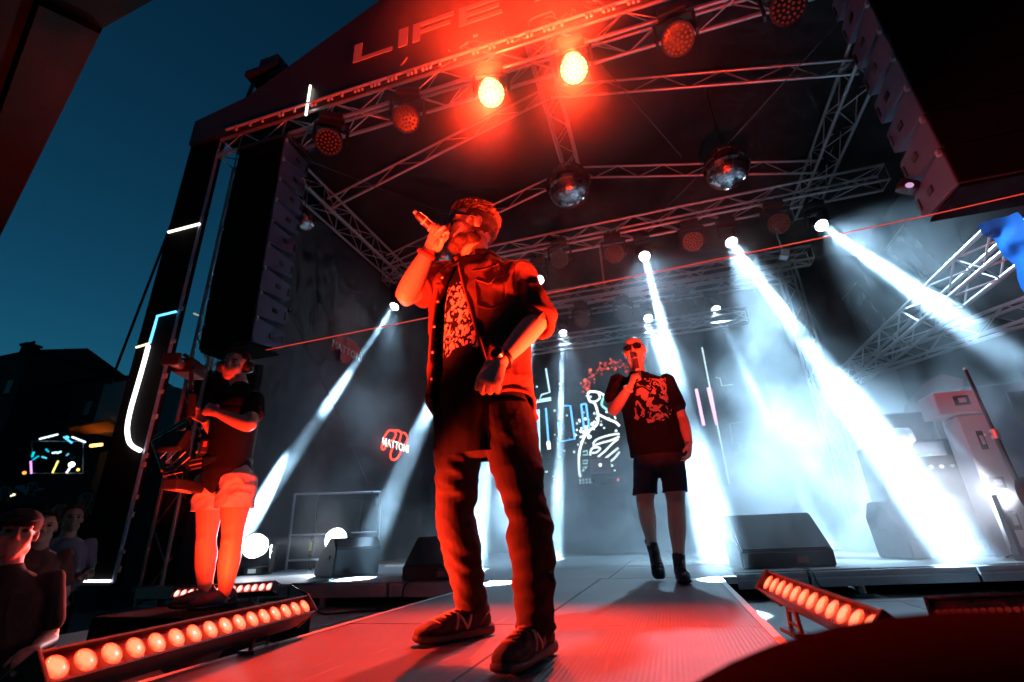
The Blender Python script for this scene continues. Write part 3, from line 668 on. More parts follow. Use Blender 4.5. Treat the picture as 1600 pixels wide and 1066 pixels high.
wedge('black wedge monitor right behind the front singer at the deck edge', (-2.12, 4.62, .001), 0, .62, .46, .37)
wedge('black wedge monitor at the right standing before the smoke', (.87, 5.22, .001), math.radians(10), .76, .46, .44)
wedge('grey looking wedge monitor half hidden in the smoke at far right', (2.45, 6.05, .001), math.radians(16), .95, .5, .52)

# ================================================================== LED BATTENS
def lens_mat(name, inner, outer, st):
    m = emis(name, inner, st); N = m.node_tree.nodes; L = m.node_tree.links; b = N['Principled BSDF']; b.inputs['Roughness'].default_value = .15
    tc = N.new('ShaderNodeTexCoord'); ln = N.new('ShaderNodeVectorMath'); ln.operation = 'LENGTH'; L.new(tc.outputs['Object'], ln.inputs[0])
    nz = N.new('ShaderNodeTexNoise'); nz.inputs['Scale'].default_value = 70; L.new(tc.outputs['Object'], nz.inputs['Vector'])
    ad = N.new('ShaderNodeMath'); ad.operation = 'MULTIPLY_ADD'; ad.inputs[1].default_value = .016; L.new(nz.outputs['Fac'], ad.inputs[0]); L.new(ln.outputs['Value'], ad.inputs[2])
    cr = N.new('ShaderNodeValToRGB'); mr = N.new('ShaderNodeMapRange'); mr.inputs[1].default_value = .012; mr.inputs[2].default_value = .034; L.new(ad.outputs[0], mr.inputs[0]); L.new(mr.outputs[0], cr.inputs[0])
    cr.color_ramp.elements[0].position = .45; cr.color_ramp.elements[0].color = (*inner, 1); cr.color_ramp.elements[1].color = (*outer, 1); L.new(cr.outputs[0], b.inputs['Emission Color']); return m
lens_or = lens_mat('batten_lens', (1, .19, .085), (1, .04, .012), 2.6)
lens_core = emis('batten_core', (1, .5, .2), 4.0)
batm = mat('batten_case', (.02, .02, .022), .45, .2, .2, 10, .1, 200)
redglass = mat('red_reflector', (.25, .02, .015), .3, .3, .2, 30)
def batten(label, a, b, face, n, power, lit=1.0, stands=(.1, .78), floor=0.0, aim=None, lensm=None, cone=110, lampu=(.2, .5, .8), extra=None):
    """LED bar from a to b, lenses on the side 'face'"""
    a, b, f = V(a), V(b), V(face); d = (b - a).normalized(); f = (f - d * f.dot(d)).normalized(); s = d.cross(f); Ln = (b - a).length; c = (a + b) / 2
    t = thing('led_batten', label, 'light bar', c, 'red light bars on the stage edge'); Rm = mat3(d, s, f)
    bm = B(); box(bm, c - f * .04, (Ln, .070, .062), Rm, .005)
    for sg in (-1, 1): box(bm, c + s * sg * .035 - f * .006, (Ln, .005, .05), Rm)
    for k in range(7): box(bm, c - f * .074 + s * (k - 3) * .010, (Ln - .04, .004, .016), Rm)
    cs = obj('housing', bm, batm, t)
    for e, sg in ((a, -1), (b, 1)):
        bm = B(); box(bm, e + d * sg * .006 - f * .026, (.012, .080, .10), Rm, .004); obj('end_plate', bm, batm, t)
        for w_ in (-1, 1): bm = B(); tube(bm, e + d * sg * .012 + s * w_ * .026 - f * .03, e + d * sg * .017 + s * w_ * .026 - f * .03, .005, n=8); obj('screw', bm, alu_dull, t)
    bm = B(); box(bm, c - f * .006, (Ln - .005, .064, .006), Rm); obj('reflector_tray', bm, redglass, t)
    r = min(.0265, Ln / n * .42)
    for i in range(n):
        p = a + d * Ln * (i + .5) / n; M = Matrix.Translation(p + f * .008) @ mat3(d, s, f).to_4x4()
        if ('L', lensm or lens_or) not in _cyl:
            bm = B(); ell(bm, (0, 0, 0), (r, r, r * .14), sub=3); me = bpy.data.meshes.new('batten_lens'); bm.to_mesh(me); bm.free(); me.materials.append(lensm or lens_or); me.polygons.foreach_set('use_smooth', [True] * len(me.polygons)); _cyl[('L', lensm or lens_or)] = me
        obj('lens', _cyl[('L', lensm or lens_or)], None, t, M)
    for u in stands:
        p = a + d * Ln * u - f * .05; bm = B()
        lo = V((p.x, p.y, floor))
        for sg in (-1, 1):
            tube(bm, p + d * sg * .025 - V((0, 0, .01)), lo + d * sg * .05, .008, n=6)
        for q in (.25, .6): tube(bm, lo + (p - lo) * q - d * .04, lo + (p - lo) * q + d * .04, .006, n=6)
        box(bm, lo + V((0, 0, .006)), (.14, .06, .012), mat3(*[V((d.x, d.y, 0)).normalized(), V((-d.y, d.x, 0)).normalized(), V((0, 0, 1))])); obj('stand', bm, batm, t)
    if power:
        am = V(aim) if aim is not None else c + f * 2
        for u in lampu: q = a + d * Ln * u + f * .055; spot(t, q, q + (am - c), power / len(lampu), RED, cone, .03, .5)
        for e_ in extra or (): q = a + d * Ln * e_[0] + f * .055; spot(t, q, e_[1], e_[2], RED, e_[3], .03, .6)
    return t
batten('long red light bar in the left foreground with sixteen glowing round lenses', (-1.30, .84, .115), (-1.455, 1.87, .110), (.80, .05, .60), 16, 1500, aim=(-.50, 1.65, .34), lampu=(.5, .75, .97), cone=56, extra=[(.10, (-.80, 1.55, 1.42), 1300, 34)])
batten('short pale red light bar behind the legs of the cameraman', (-3.85, 3.32, .02), (-2.92, 3.34, .06), (.15, -.9, .45), 14, 300, floor=-.2, lensm=lens_mat('batten_lens_pale', (1, .55, .5), (1, .16, .12), 2.2), aim=(-3.3, 2.3, 1.0))
batten('tilted red light bar at the right edge of the runway', (.30, 2.12, .15), (.40, 1.38, .12), (-.72, -.15, .62), 12, 2600, aim=(-.40, 1.70, 1.30), lampu=(.05, .3, .55), cone=46, extra=[(.02, (-.02, 3.85, 1.30), 170, 28), (.7, (-1.0, 7.0, 7.3), 1500, 56)])
batten('dark light bar lying on the lower deck at the right edge', PY(1462, 958, 1.9), PY(1640, 952, 1.75), (-.3, -.9, .35), 14, 0, floor=-.2, stands=(.2, .8), lensm=emis('lens_off_red', (1, .05, .02), .12))
dcam = lambda px, py, dep: CAMPOS + ray(px, py) * dep
batten('out of focus light bar with dim red cells at the right corner', dcam(1452, 992, 1.45), dcam(1640, 965, 1.30), (-.62, -.55, .55), 14, 1300, floor=-.2, stands=(), lensm=emis('lens_dim_red', (1, .04, .015), .28), aim=(-.50, 1.60, 1.30), cone=40, lampu=(.1, .5))
# blurred dark casing in front of it
fg = thing('lamp_casing', 'large blurred dark casing with a red lit rim in the lower right corner', 'lamp casing', dcam(1500, 1400, .3))
c0 = dcam(1530, 1345, .30); fx = -(ROT @ V((0, 0, 1))); ca = math.radians(6); rx = ROT @ V((math.cos(ca), math.sin(ca), 0)); ux = ROT @ V((-math.sin(ca), math.cos(ca), 0))
bm = B(); ell(bm, c0, (.255, .143, .10), (rx, ux, fx * 1.0), 4); obj('shell', bm, mat('casing', (.009, .003, .003), .8, 0, .2, 8, spec=.0), fg, smooth=True)
bm = B(); path_tube(bm, [c0 + ux * .03 + rx * .25 * math.cos(q) + fx * .099 * math.sin(q) for q in [2 * math.pi * i / 60 for i in range(60)]], .004, 6, True); obj('rim', bm, blackplastic, fg, smooth=True)
spot(fg, c0 + fx * .16 + ux * .10, (-.74, 1.60, 1.60), 120, RED, 22, .03, .6)  # added unseen fill spot for the front singer's face

# ================================================================== FLOOR LAMPS
def floor_lamp(label, c, aim, power, r=.17, cone=70, look=None):
    c = V(c); t = thing('floor_lamp', label, 'stage light', (c.x, c.y, 0), 'white floor lamps'); dv = (V(look or aim) - c).normalized(); x, y, z = axes(dv); M = Matrix.Translation(c - dv * .14) @ mat3(x, y, z).to_4x4() @ Matrix.Diagonal((r / .17, r / .17, 1, 1))
    obj('head', WHD, None, t, M); obj('lens', disc_mesh(.15, emis('lens_white', (.9, .95, 1), 9)), None, t, M @ Matrix.Translation((0, 0, .137)))
    tag(obj('led_cells', cells_mesh(.165, 3, emis('cells_white', (.95, .98, 1), 12), .03), None, t, M @ Matrix.Translation((0, 0, .14))), kind='stuff')
    bm = B(); box(bm, (c.x, c.y + .1, .05), (.3, .24, .1), None, .012)
    for s in (-1, 1): box(bm, (c.x + s * .2 * r / .17, c.y + .12, c.z * .55), (.03, .08, c.z * .95), None, .008)
    obj('base', bm, blackplastic, t)
    bm = B(); box(bm, (c.x + .04, c.y - .03, .05), (.12, .01, .05)); obj('display', bm, emis('disp', (.6, .7, .8), .5), t)
    if power: spot(t, c + dv * .08, aim, power, (.80, .88, 1), cone, .1, .5)
floor_lamp('round white floor lamp beside the knees of the cameraman', PY(398, 853, 5.7), PZ(515, 890, 0) + V((0, 0, .25)), 7000, cone=34, look=(-2.6, 1.0, .5))
floor_lamp('round white floor lamp shining behind the left wedge monitor', PY(526, 843, 6.4), (-3.9, 3.0, .5), 300)
floor_lamp('white floor lamp at the right picture edge by the tall rack', PY(1606, 772, 5.1), (1.3, 7.0, .5), 260, .13, 100)

fl_ = thing('unseen_flood_lamp', 'small added red flood lamp unseen behind the long light bar', 'stage light', (-2.2, 2.05, -.2))  # added unseen source for the red light on the cameraman's legs
bm = B(); box(bm, (-2.2, 2.05, -.12), (.2, .12, .14), Matrix.Rotation(-.6, 3, 'X'), .012); obj('case', bm, batm, fl_)
bm = B(); box(bm, (-2.215, 2.10, -.055), (.16, .08, .006), Matrix.Rotation(-.6, 3, 'X')); obj('lens', bm, lens_or, fl_)
spot(fl_, (-2.23, 2.12, -.02), (-2.78, 2.7, .75), 270, RED, 75, .05, .6)

# ================================================================== BARRIER
bt = thing('barrier', 'tube steel railing on the stage behind the left wedge monitor', 'barrier', PZ(446, 893, 0))
A = PZ(446, 893, 0); Bp = PZ(588, 886, 0); h = 1.06
steel = mat('steel', (.42, .43, .5), .35, .7, .1, 12)
for q in (A, Bp): bar('post', q, q + V((0, 0, h)), .019, steel, bt, 10)
for z in (h, .48, .14): bar('rail', A + V((0, 0, z)), Bp + V((0, 0, z)), .017 if z > 1 else .013, steel, bt, 10)
for q in (A, Bp): bm = B(); box(bm, q + V((0, 0, .008)), (.07, .3, .016)); obj('foot', bm, steel, bt)
bt2 = thing('barrier', 'faint dark railing frame further left behind the first one', 'barrier', PX(412, 880, -5.2))
A2 = V((-5.15, 6.6, 0)); B2 = V((-5.15, 7.8, 0))
for q in (A2, B2): bar('post', q, q + V((0, 0, 1.05)), .018, blackpaint, bt2, 8)
for z in (1.05, .5, .14): bar('rail', A2 + V((0, 0, z)), B2 + V((0, 0, z)), .015, blackpaint, bt2, 8)
fe = thing('fire_extinguisher', 'small dark bottle with a yellow label hanging on the railing', 'extinguisher', PZ(480, 885, 0) + V((0, 0, .2)))
c = A + (Bp - A) * .27 + V((0, -.03, .2)); bm = B(); tube(bm, c, c + V((0, 0, .22)), .035); tube(bm, c + V((0, 0, .22)), c + V((0, 0, .27)), .035, .012); obj('bottle', bm, blackpaint, fe, smooth=True)
bm = B(); box(bm, c + V((.005, -.035, .12)), (.035, .006, .12)); obj('label_sticker', bm, mat('yellow', (.7, .65, .05), .5, 0, .1, 5), fe)
# cables on the deck, guy wires and the taut red line
def cable(label, pts, r, m, name='cable', group=None, sm=6):
    P_ = crom([np.array(V(p)) for p in pts], sm) if len(pts) > 2 else [np.array(V(p)) for p in pts]
    bm = B(); path_tube(bm, [V(p) for p in P_], r, 6); tag(obj(name, bm, m, smooth=True), label, 'cable', group)
rub = mat('rubber', (.015, .015, .016), .6, 0, .2, 10)
cable('black cable curling from the left wedge monitor over the deck edge', [PZ(520, 905, .01), PZ(480, 912, .01), PZ(455, 914, .01), V((-3.3, 4.25, -.1)), V((-2.9, 3.9, -.19)), V((-2.6, 4.0, -.19)), V((-2.2, 4.1, -.19))], .008, rub)
cable('thin black cable dropping over the deck edge at the dark wedge monitor', [V((-2.3, 4.42, .01)), V((-2.32, 4.26, -.02)), V((-2.34, 4.2, -.15)), V((-2.5, 4.1, -.19))], .006, rub)
cable('black cable over the metal edge under the right wedge monitor', [V((.95, 4.95, .01)), V((1.0, 4.72, .0)), V((1.02, 4.66, -.1)), V((1.1, 4.6, -.19))], .006, rub)
cable('taut line with a painted red glow crossing the stage between the speaker columns', [V((-4.17, 4.15, 2.44)), V((2.3, 3.9, 2.5)), V((3.6, 3.6, 2.53))], .0042, emis('red_line', (1, .06, .03), .8), 'red_glow_line')  # the line's red light is put in as emission
wire = mat('wire', (.12, .12, .13), .5, .5, .1, 10)
cable('slanted guy wire outside the left panel', [PY(268, 350, 4.6), PY(172, 600, 5.4)], .02, blackpaint, 'guy_wire')
cable('thin cable running down from the right eave past the mirror ball', [PY(1310, 35, 5.0), PY(1100, 265, 6.6), PY(1025, 340, 7.8)], .006, wire, 'guy_wire')
cable('thin cable slanting down from the front truss on the right', [PY(930, 90, 4.6), PY(1065, 245, 6.4)], .006, wire, 'guy_wire')
cable('thin cable slanting across the left roof half', [PY(478, 250, 4.6), PY(700, 335, 7.8)], .006, wire, 'guy_wire')
cable('thin wire crossing the left cloth wall down to the railing', [PY(450, 485, 4.9), PY(525, 640, 5.6), PY(590, 790, 6.3)], .006, wire, 'guy_wire')
cable('loose cable loop under the left speaker column', [PY(425, 543, 4.2), PY(432, 550, 4.2), PY(440, 545, 4.2)], .008, rub)

# ================================================================== RIGHT SIDE GEAR
whp = mat('rack_white', (.55, .54, .58), .5, 0, .1, 6, .1, 60)
def upright(px0, py0, px1, py1, Y): return PY(px0, py0, Y), PY(px1, py1, Y)
rk = thing('rack_column', 'tall pale equipment rack with dark slots at the right edge', 'rack', (2.8, 5.7, 0))
bm = B(); box(bm, (2.86, 5.75, .62), (.22, .3, 1.24), None, .01); obj('cabinet', bm, whp, rk)
bm = B(); box(bm, (2.78, 5.7, 1.36), (.36, .34, .22), None, .012); obj('top_box', bm, whp, rk)
for z, w, hh, xx in ((1.37, .12, .09, 2.8), (1.0, .05, .17, 2.87), (.62, .11, .10, 2.86), (.30, .07, .16, 2.87)):
    bm = B(); box(bm, (xx, 5.595 if z < 1.2 else 5.525, z), (w, .012, hh), None, .004); obj('slot', bm, blackplastic, rk)
    bm = B(); box(bm, (xx, 5.585 if z < 1.2 else 5.515, z), (w * .5, .012, hh * .5), None, .004); obj('slot_plate', bm, whp, rk)
pn = thing('case_panel', 'blue grey flat case side standing behind the pale rack', 'case', (3.5, 6.2, 0))
bm = B(); box(bm, (3.65, 6.3, .8), (1.1, .5, 1.6), None, .015); obj('case_body', bm, mat('case_blue', (.16, .18, .24), .55, 0, .15, 6), pn)
bm = B(); box(bm, (3.55, 6.04, 1.35), (.2, .02, .3)); obj('case_vent', bm, blackplastic, pn)
dk = thing('mixing_console', 'dark monitor console with a small green meter beside the pale rack', 'console', (2.4, 6.1, 0))
bm = B(); box(bm, (2.5, 6.3, .55), (.7, .5, 1.1), None, .012); obj('table', bm, blackpaint, dk)
Rc = Matrix.Rotation(.5, 3, 'X')
bm = B(); box(bm, (2.48, 6.15, 1.25), (.62, .04, .34), Rc, .01); obj('screen_lid', bm, mat('lid_dark', (.05, .055, .07), .5, 0, .2, 10), dk)
bm = B(); box(bm, (2.48, 6.02, 1.0), (.55, .03, .14), None, .006); obj('front_panel', bm, mat('panel_grey', (.3, .3, .34), .5, 0, .1, 10), dk)
bm = B(); box(bm, (2.55, 6.0, .95), (.14, .01, .012)); obj('meter', bm, emis('green_led', (.1, 1, .4), 1.2), dk)
for i in range(6):
    bm = B(); tube(bm, (2.3 + .09 * i, 6.0, .82), (2.3 + .09 * i, 5.975, .82), .018, n=8); obj('knob', bm, whp, dk)
pt = thing('paper_towels', 'crumpled white tissue lying on the console', 'tissue', (2.42, 6.0, 1.1))
bm = B(); bmesh.ops.create_icosphere(bm, subdivisions=3, radius=.09, matrix=Matrix.Translation((2.42, 5.95, 1.13)))
for v in bm.verts: v.co += v.normal * .04 * noise.noise(v.co * 16)
obj('sheet', bm, mat('tissue', (.75, .75, .75), .8, 0, .05, 9), pt)
def stand(label, foot, top, r=.012):
    t = thing('microphone_stand', label, 'stand', foot); foot, top = V(foot), V(top); mid = foot.lerp(top, .62)
    bar('tube', foot, mid, r * 1.4, blackpaint, t); bar('inner_tube', mid, top, r, blackpaint, t)
    bm = B(); tube(bm, mid - V((0, 0, .03)), mid + V((0, 0, .05)), r * 2.4); box(bm, mid + V((-.04, 0, .01)), (.07, .02, .02)); obj('clutch', bm, alu, t)
    bm = B(); ell(bm, top, (.016, .016, .016), sub=2); obj('tip', bm, alu, t)
    for k in range(3):
        a = k * 2.09 + .4; bar('leg', foot + V((0, 0, .12)), foot + V((.28 * math.cos(a), .28 * math.sin(a), .015)), .008, blackpaint, t)
    return t
p = PY(1508, 577, 5.3); stand('tall thin stand leaning beside the pale rack', (p.x + .06, 5.3, 0), p, .014)
p = PY(1425, 645, 6.2); stand('shorter thin stand left of the console in the smoke', (p.x, 6.2, 0), p, .012)
tp = thing('tarpaulin', 'crumpled blue tarpaulin hanging from the near end of the pale side truss', 'tarpaulin', (3.8, 5.2, 2.9))
bm = B(); tl, tr = [], []
def tq(u, v):
    a = PY(1533, 352, 5.25).lerp(PY(1600, 455, 4.9), u); b = PY(1585, 338, 5.0).lerp(PY(1680, 440, 4.8), u)
    q = a.lerp(b, v); return q + V((noise.noise(q * 4) * .06, noise.noise(q * 5 + V((3, 0, 0))) * .10, noise.noise(q * 6) * .05))
for i in range(20):
    for j in range(14): quad(bm, tq(i / 20, j / 14), tq((i + 1) / 20, j / 14), tq((i + 1) / 20, (j + 1) / 14), tq(i / 20, (j + 1) / 14))
bmesh.ops.remove_doubles(bm, verts=bm.verts, dist=1e-4)
tm = mat('tarp_blue', (.03, .17, .66), .4, 0, .25, 5, .3, 20); Nt = tm.node_tree.nodes; Lt = tm.node_tree.links
trn = Nt.new('ShaderNodeBsdfTranslucent'); trn.inputs[0].default_value = (.05, .28, .95, 1); mxs = Nt.new('ShaderNodeMixShader'); mxs.inputs[0].default_value = .6
Lt.new(Nt['Principled BSDF'].outputs[0], mxs.inputs[1]); Lt.new(trn.outputs[0], mxs.inputs[2]); Lt.new(mxs.outputs[0], Nt['Material Output'].inputs[0])
obj('sheet', bm, tm, tp, smooth=True)
def sheet(label, a, b, c, d):
    bm = B(); a, b, c, d = V(a), V(b), V(c), V(d)
    def q(u, v): p = a.lerp(b, u).lerp(d.lerp(c, u), v); return p + V((.05 * math.sin(u * 22) * v, .05 * math.sin(u * 17 + 1) * v, 0))
    for i in range(24):
        for j in range(8): quad(bm, q(i / 24, j / 8), q((i + 1) / 24, j / 8), q((i + 1) / 24, (j + 1) / 8), q(i / 24, (j + 1) / 8))
    bmesh.ops.remove_doubles(bm, verts=bm.verts, dist=1e-4)
    t = thing('plastic_sheet', label, 'plastic sheet', a, 'plastic sheets on the right side'); obj('sheet', bm, mat('sheet_grey', (.16, .17, .18), .25, 0, .2, 3, .2, 12), t, smooth=True)
    bar('edge_highlight', a, b, .012, alu, t)  # pale bar stands in for the bright highlight along the sheet edge
sheet('folded grey plastic sheet hanging left of the pale side truss', PX(1283, 507, 4.4), PX(1337, 443, 4.4), PX(1400, 520, 4.5), PX(1312, 560, 4.5))
sheet('upper grey plastic sheet behind the rightmost beam', PX(1382, 392, 4.4), PX(1412, 352, 4.4), PX(1470, 420, 4.5), PX(1432, 440, 4.5))
cl = thing('small_camera', 'tiny pale camera box hanging below the middle truss on the right', 'camera', PY(1226, 398, 7.6))
c = PY(1226, 398, 7.6); bm = B(); box(bm, c, (.11, .12, .12), Matrix.Rotation(.4, 3, 'Y'), .01); obj('body', bm, whp, cl); bm = B(); tube(bm, c + V((0, 0, .05)), c + V((.02, .3, .9)), .008, n=6); obj('arm', bm, blackpaint, cl)
mc = thing('array_light', 'small purple lit lamp clipped to the right speaker column', 'lamp', PY(1415, 293, 4.0))
c = PY(1418, 292, 4.0); bm = B(); box(bm, c, (.14, .1, .09), Matrix.Rotation(.5, 3, 'Y'), .02); obj('body', bm, blackplastic, mc); bm = B(); ell(bm, c + V((-.01, -.05, -.02)), (.03, .012, .025), sub=2); obj('lens', bm, emis('lens_purple', (.8, .45, .8), .8), mc)
ml = thing('array_light', 'small lamp clipped to the left speaker column', 'lamp', PY(455, 487, 4.2))
c = PY(456, 486, 4.2); bm = B(); box(bm, c, (.07, .08, .06), Matrix.Rotation(.3, 3, 'Y'), .015); obj('body', bm, blackplastic, ml); bm = B(); ell(bm, c + V((.02, -.045, 0)), (.016, .01, .016), sub=2); obj('lens', bm, whp, ml)
ri = thing('riser', 'low black platform under the cameraman', 'platform', (-2.85, 2.75, -.2))
bm = B(); box(bm, (-2.85, 2.72, -.1), (1.0, .7, .19), None, .01); obj('top', bm, blackcloth, ri)

# ================================================================== LEFT BACKGROUND
stone = mat('dark_facade', (.05, .048, .05), .85, 0, .3, 1.5)
roofm = mat('slate_roof', (.03, .03, .034), .7, 0, .3, 2)
winm = mat('window_glass', (.02, .022, .03), .15, 0, .2, 3)
def house(label, px0, px1, py_eave, py_ridge, Y, chim):
    a = PY(px0, py_eave, Y); b = PY(px1, py_eave, Y); rz = PY((px0 + px1) / 2, py_ridge, Y).z; zc = (a.z + b.z) / 2
    t = thing('house', label, 'house', ((a.x + b.x) / 2, Y, GZ), 'houses behind the crowd'); w = b.x - a.x; cx = (a.x + b.x) / 2
    bm = B(); box(bm, (cx, Y + 6, (zc + GZ) / 2), (w, 12, zc - GZ)); obj('wall', bm, stone, t)
    bm = B(); prism(bm, [(a.x - .2, Y - .3, zc), (a.x - .2, Y + 6, rz), (a.x - .2, Y + 12.3, zc)], (w + .4, 0, 0)); rf = obj('roof', bm, roofm, t)
    for cxp, hh in chim:
        p = PY(cxp, py_ridge, Y + 4); bm = B(); box(bm, (p.x, Y + 5, rz + hh / 2 - .4), (1.3, 1.6, hh + .8)); box(bm, (p.x, Y + 5, rz + hh), (1.7, 2.0, .35))
        for k in (-1, 0, 1): tube(bm, (p.x + k * .4, Y + 5, rz + hh), (p.x + k * .4, Y + 5, rz + hh + .7), .16)
        obj('chimney', bm, stone, rf)
    nx = max(2, int(w / 3.2))
    for i in range(nx):
        for j in range(3):
            c = V((a.x + w * (i + .5) / nx, Y - .02, GZ + 2.2 + (zc - GZ - 2) * (j + .4) / 3)); bm = B(); box(bm, c, (1.1, .12, 1.8)); w_ = obj('window', bm, winm, t)
            bm = B(); box(bm, c - V((0, .08, .98)), (1.4, .2, .14)); obj('sill', bm, stone, w_)
house('dark house with a square chimney at the left picture edge', -60, 45, 560, 535, 38, [(37, 1.6)])
house('dark house with two chimneys beside the left panel', 45, 165, 600, 578, 42, [(72, 1.4), (112, 1.0), (128, 1.2), (145, 1.0)])
ks = thing('kiosk', 'tall pale booth behind the left panel with an orange lit underside', 'booth', PY(178, 690, 12))
a = PY(163, 600, 12); b = PY(225, 585, 12); lo = PY(150, 676, 12)
bm = B(); box(bm, ((a.x + b.x) / 2, 13, (a.z + lo.z) / 2), (b.x - a.x, 2.0, a.z - lo.z), None, .02); obj('upper_box', bm, mat('booth_wall', (.42, .38, .36), .7, 0, .1, 3), ks)
bm = B(); box(bm, ((a.x + b.x) / 2, 13.2, (lo.z + GZ) / 2 - .3), (b.x - a.x - .3, 1.6, lo.z - GZ - .6), None, .02); obj('lower_wall', bm, stone, ks)
bm = B(); prism(bm, [(a.x - .5, 11.8, lo.z - .05), (b.x, 11.8, lo.z - .05), (b.x, 11.3, lo.z + .18), (a.x - .1, 11.3, lo.z + .1)], (0, 0, -.05)); obj('awning', bm, mat('awning_orange', (.6, .25, .06), .7, 0, .1, 4), ks)
bm = B(); box(bm, ((a.x + b.x) / 2, 11.7, lo.z - .55), (.5, .08, .08)); obj('tube_lamp', bm, emis('orange_lamp', (1, .36, .06), 9), ks)
fl = thing('far_light_frame', 'far off cube frame hung with glowing cyan and violet tubes', 'light frame', PY(90, 745, 26))
Yf = 26
pts = [(50, 690), (130, 690), (130, 740), (50, 740)]
for (a, b) in zip(pts, pts[1:] + pts[:1]): bar('frame_tube', PY(*a, Yf), PY(*b, Yf), .04, alu_dull, fl)
def ftube(a, b, col, st, r=.07): bm = B(); tube(bm, PY(*a, Yf - .1), PY(*b, Yf - .1), r, n=6); obj('glow_tube', bm, emis('far_%.1f%.1f%.1f' % col, col, st), fl)
for a, b, c_, s_ in (((62, 686), (90, 679), (.7, .9, 1), 2), ((113, 683), (133, 691), (.7, .9, 1), 2), ((100, 683), (112, 692), (.1, .6, 1), 1.5), ((104, 682), (107, 684), (.1, .8, 1), 1.5),
                    ((48, 721), (49, 740), (.8, .35, 1), 1.5), ((91, 720), (82, 739), (1, .9, .2), 1.5), ((112, 727), (104, 739), (.95, .8, 1), 2.5), ((50, 714), (53, 706), (0, .7, .9), 1.2),
                    ((66, 714), (72, 716), (.1, .7, .9), 1), ((82, 708), (88, 707), (.5, .9, 1), 2), ((90, 708), (95, 706), (.5, .9, 1), 2), ((72, 702), (76, 706), (0, .6, .9), .8), ((52, 718), (60, 713), (0, .6, .9), .8), ((104, 712), (107, 709), (.1, .6, .9), .8)):
    ftube(a, b, c_, s_)
def lamp_ball(label, px, py, Y, r, col, st):
    bm = B(); ell(bm, PY(px, py, Y), (r, r, r), sub=2); o = obj('street_light', bm, emis('sl_%.1f_%.1f' % (col[1], st), col, st), smooth=True); tag(o, label, 'street light', 'lights far off in the crowd')
lamp_ball('white round light beside the far light frame', 112, 726, 25, .19, (1, 1, .85), 6)
lamp_ball('warm orange light right of the far light frame', 157, 721, 25, .13, (1, .3, .06), 3)
lamp_ball('small orange light under the far light frame at left', 38, 739, 25, .13, (1, .35, .06), 2)
lamp_ball('small orange light under the far light frame at right', 122, 734, 25, .10, (1, .5, .1), 3)
bm = B(); prism(bm, [PY(18, 760, 20), PY(42, 757, 20), PY(68, 765, 20), PY(40, 772, 20)], (0, .1, 0)); tag(obj('stall_canopy', bm, mat('stall_blue', (.05, .15, .5), .5, 0, .1, 5)), 'blue lit stall roof behind the crowd', 'canopy')
bm = B(); tube(bm, PY(10, 776, 8), PY(22, 773, 8), .03); tag(obj('raised_phone', bm, emis('phone_glow', (1, .85, .6), 1.6)), 'small bright raised light above the crowd at left', 'phone')
# dark roof edge close overhead at the upper left
oc = thing('roof_overhang', 'dark overhanging roof edge filling the upper left corner', 'roof', PZ(160, 45, 3.4))
ovm = mat('overhang', (.005, .004, .004), .8, 0, .25, 2, .2, 30)
z = 3.4; k0, k1, k2 = PZ(160, 45, z), PZ(260, -12, z), PZ(-30, 430, z)
far1, far2 = k1 + (k1 - k0) * 1.2, k2 + (k2 - k0) * .6
bm = B(); prism(bm, [k0, far1, far1 + V((-3.5, -2.0, 0)), far2 + V((-3.5, -3, 0)), far2], (0, 0, .35)); obj('soffit', bm, ovm, oc)
inn = (V((-.5, -.8, 0)).normalized()) * .28
bm = B(); prism(bm, [k0, far2, far2 + inn, k0 + inn], (0, 0, -.05)); obj('trim_board', bm, mat('trim_dark', (.008, .006, .006), .7, 0, .2, 3, .2, 30), oc)

# ================================================================== PEOPLE
def skin_mat(name, col):
    m = mat(name, col, .48, 0, .10, 14, .12, 220); b = m.node_tree.nodes['Principled BSDF']
    b.inputs['Subsurface Weight'].default_value = 0.0; return m
SKIN = skin_mat('skin', (.56, .36, .27)); SKIN2 = skin_mat('skin_fair', (.60, .40, .31))
def frame(f, u):
    f = V(f).normalized(); u = V(u); u = (u - f * u.dot(f)).normalized(); return f, u.cross(f), u        # forward, own left, up
def add_head(bm, c, f, u, s=1.0):
    f, l, u = frame(f, u); A = (f, l, u); c = V(c)
    P = lambda a, b, d: c + (f * a + l * b + u * d) * s
    E_ = lambda a, b, d, r, sub=3: ell(bm, P(a, b, d), [q * s for q in r], A, sub)
    E_(-.012, 0, .032, (.100, .077, .090)); E_(.028, 0, -.035, (.068, .062, .082)); E_(.022, 0, .045, (.070, .068, .062))
    E_(.064, 0, -.098, (.026, .030, .022)); E_(.045, 0, -.080, (.045, .045, .032))
    for b in (-1, 1):
        E_(.0, b * .048, -.062, (.036, .022, .034)); E_(.058, b * .036, -.022, (.032, .028, .028)); E_(.072, b * .031, .026, (.022, .028, .010))
        ell(bm, P(-.012, b * .080, -.004), [q * s for q in (.019, .008, .032)], ((f * .96 + l * b * .25).normalized(), (l - f * b * .25).normalized(), u))
        ell(bm, P(-.004, b * .078, -.022), [q * s for q in (.010, .008, .012)], A)
        E_(.101, b * .011, -.030, (.011, .009, .008), 2)
    loft(bm, [(P(.086, 0, .024), .008 * s, .010 * s), (P(.100, 0, .0), .010 * s, .014 * s), (P(.112, 0, -.020), .012 * s, .014 * s), (P(.106, 0, -.030), .011 * s, .011 * s)], l, 12, 3)
    E_(.088, 0, -.056, (.011, .025, .006), 2); E_(.086, 0, -.068, (.011, .021, .007), 2)
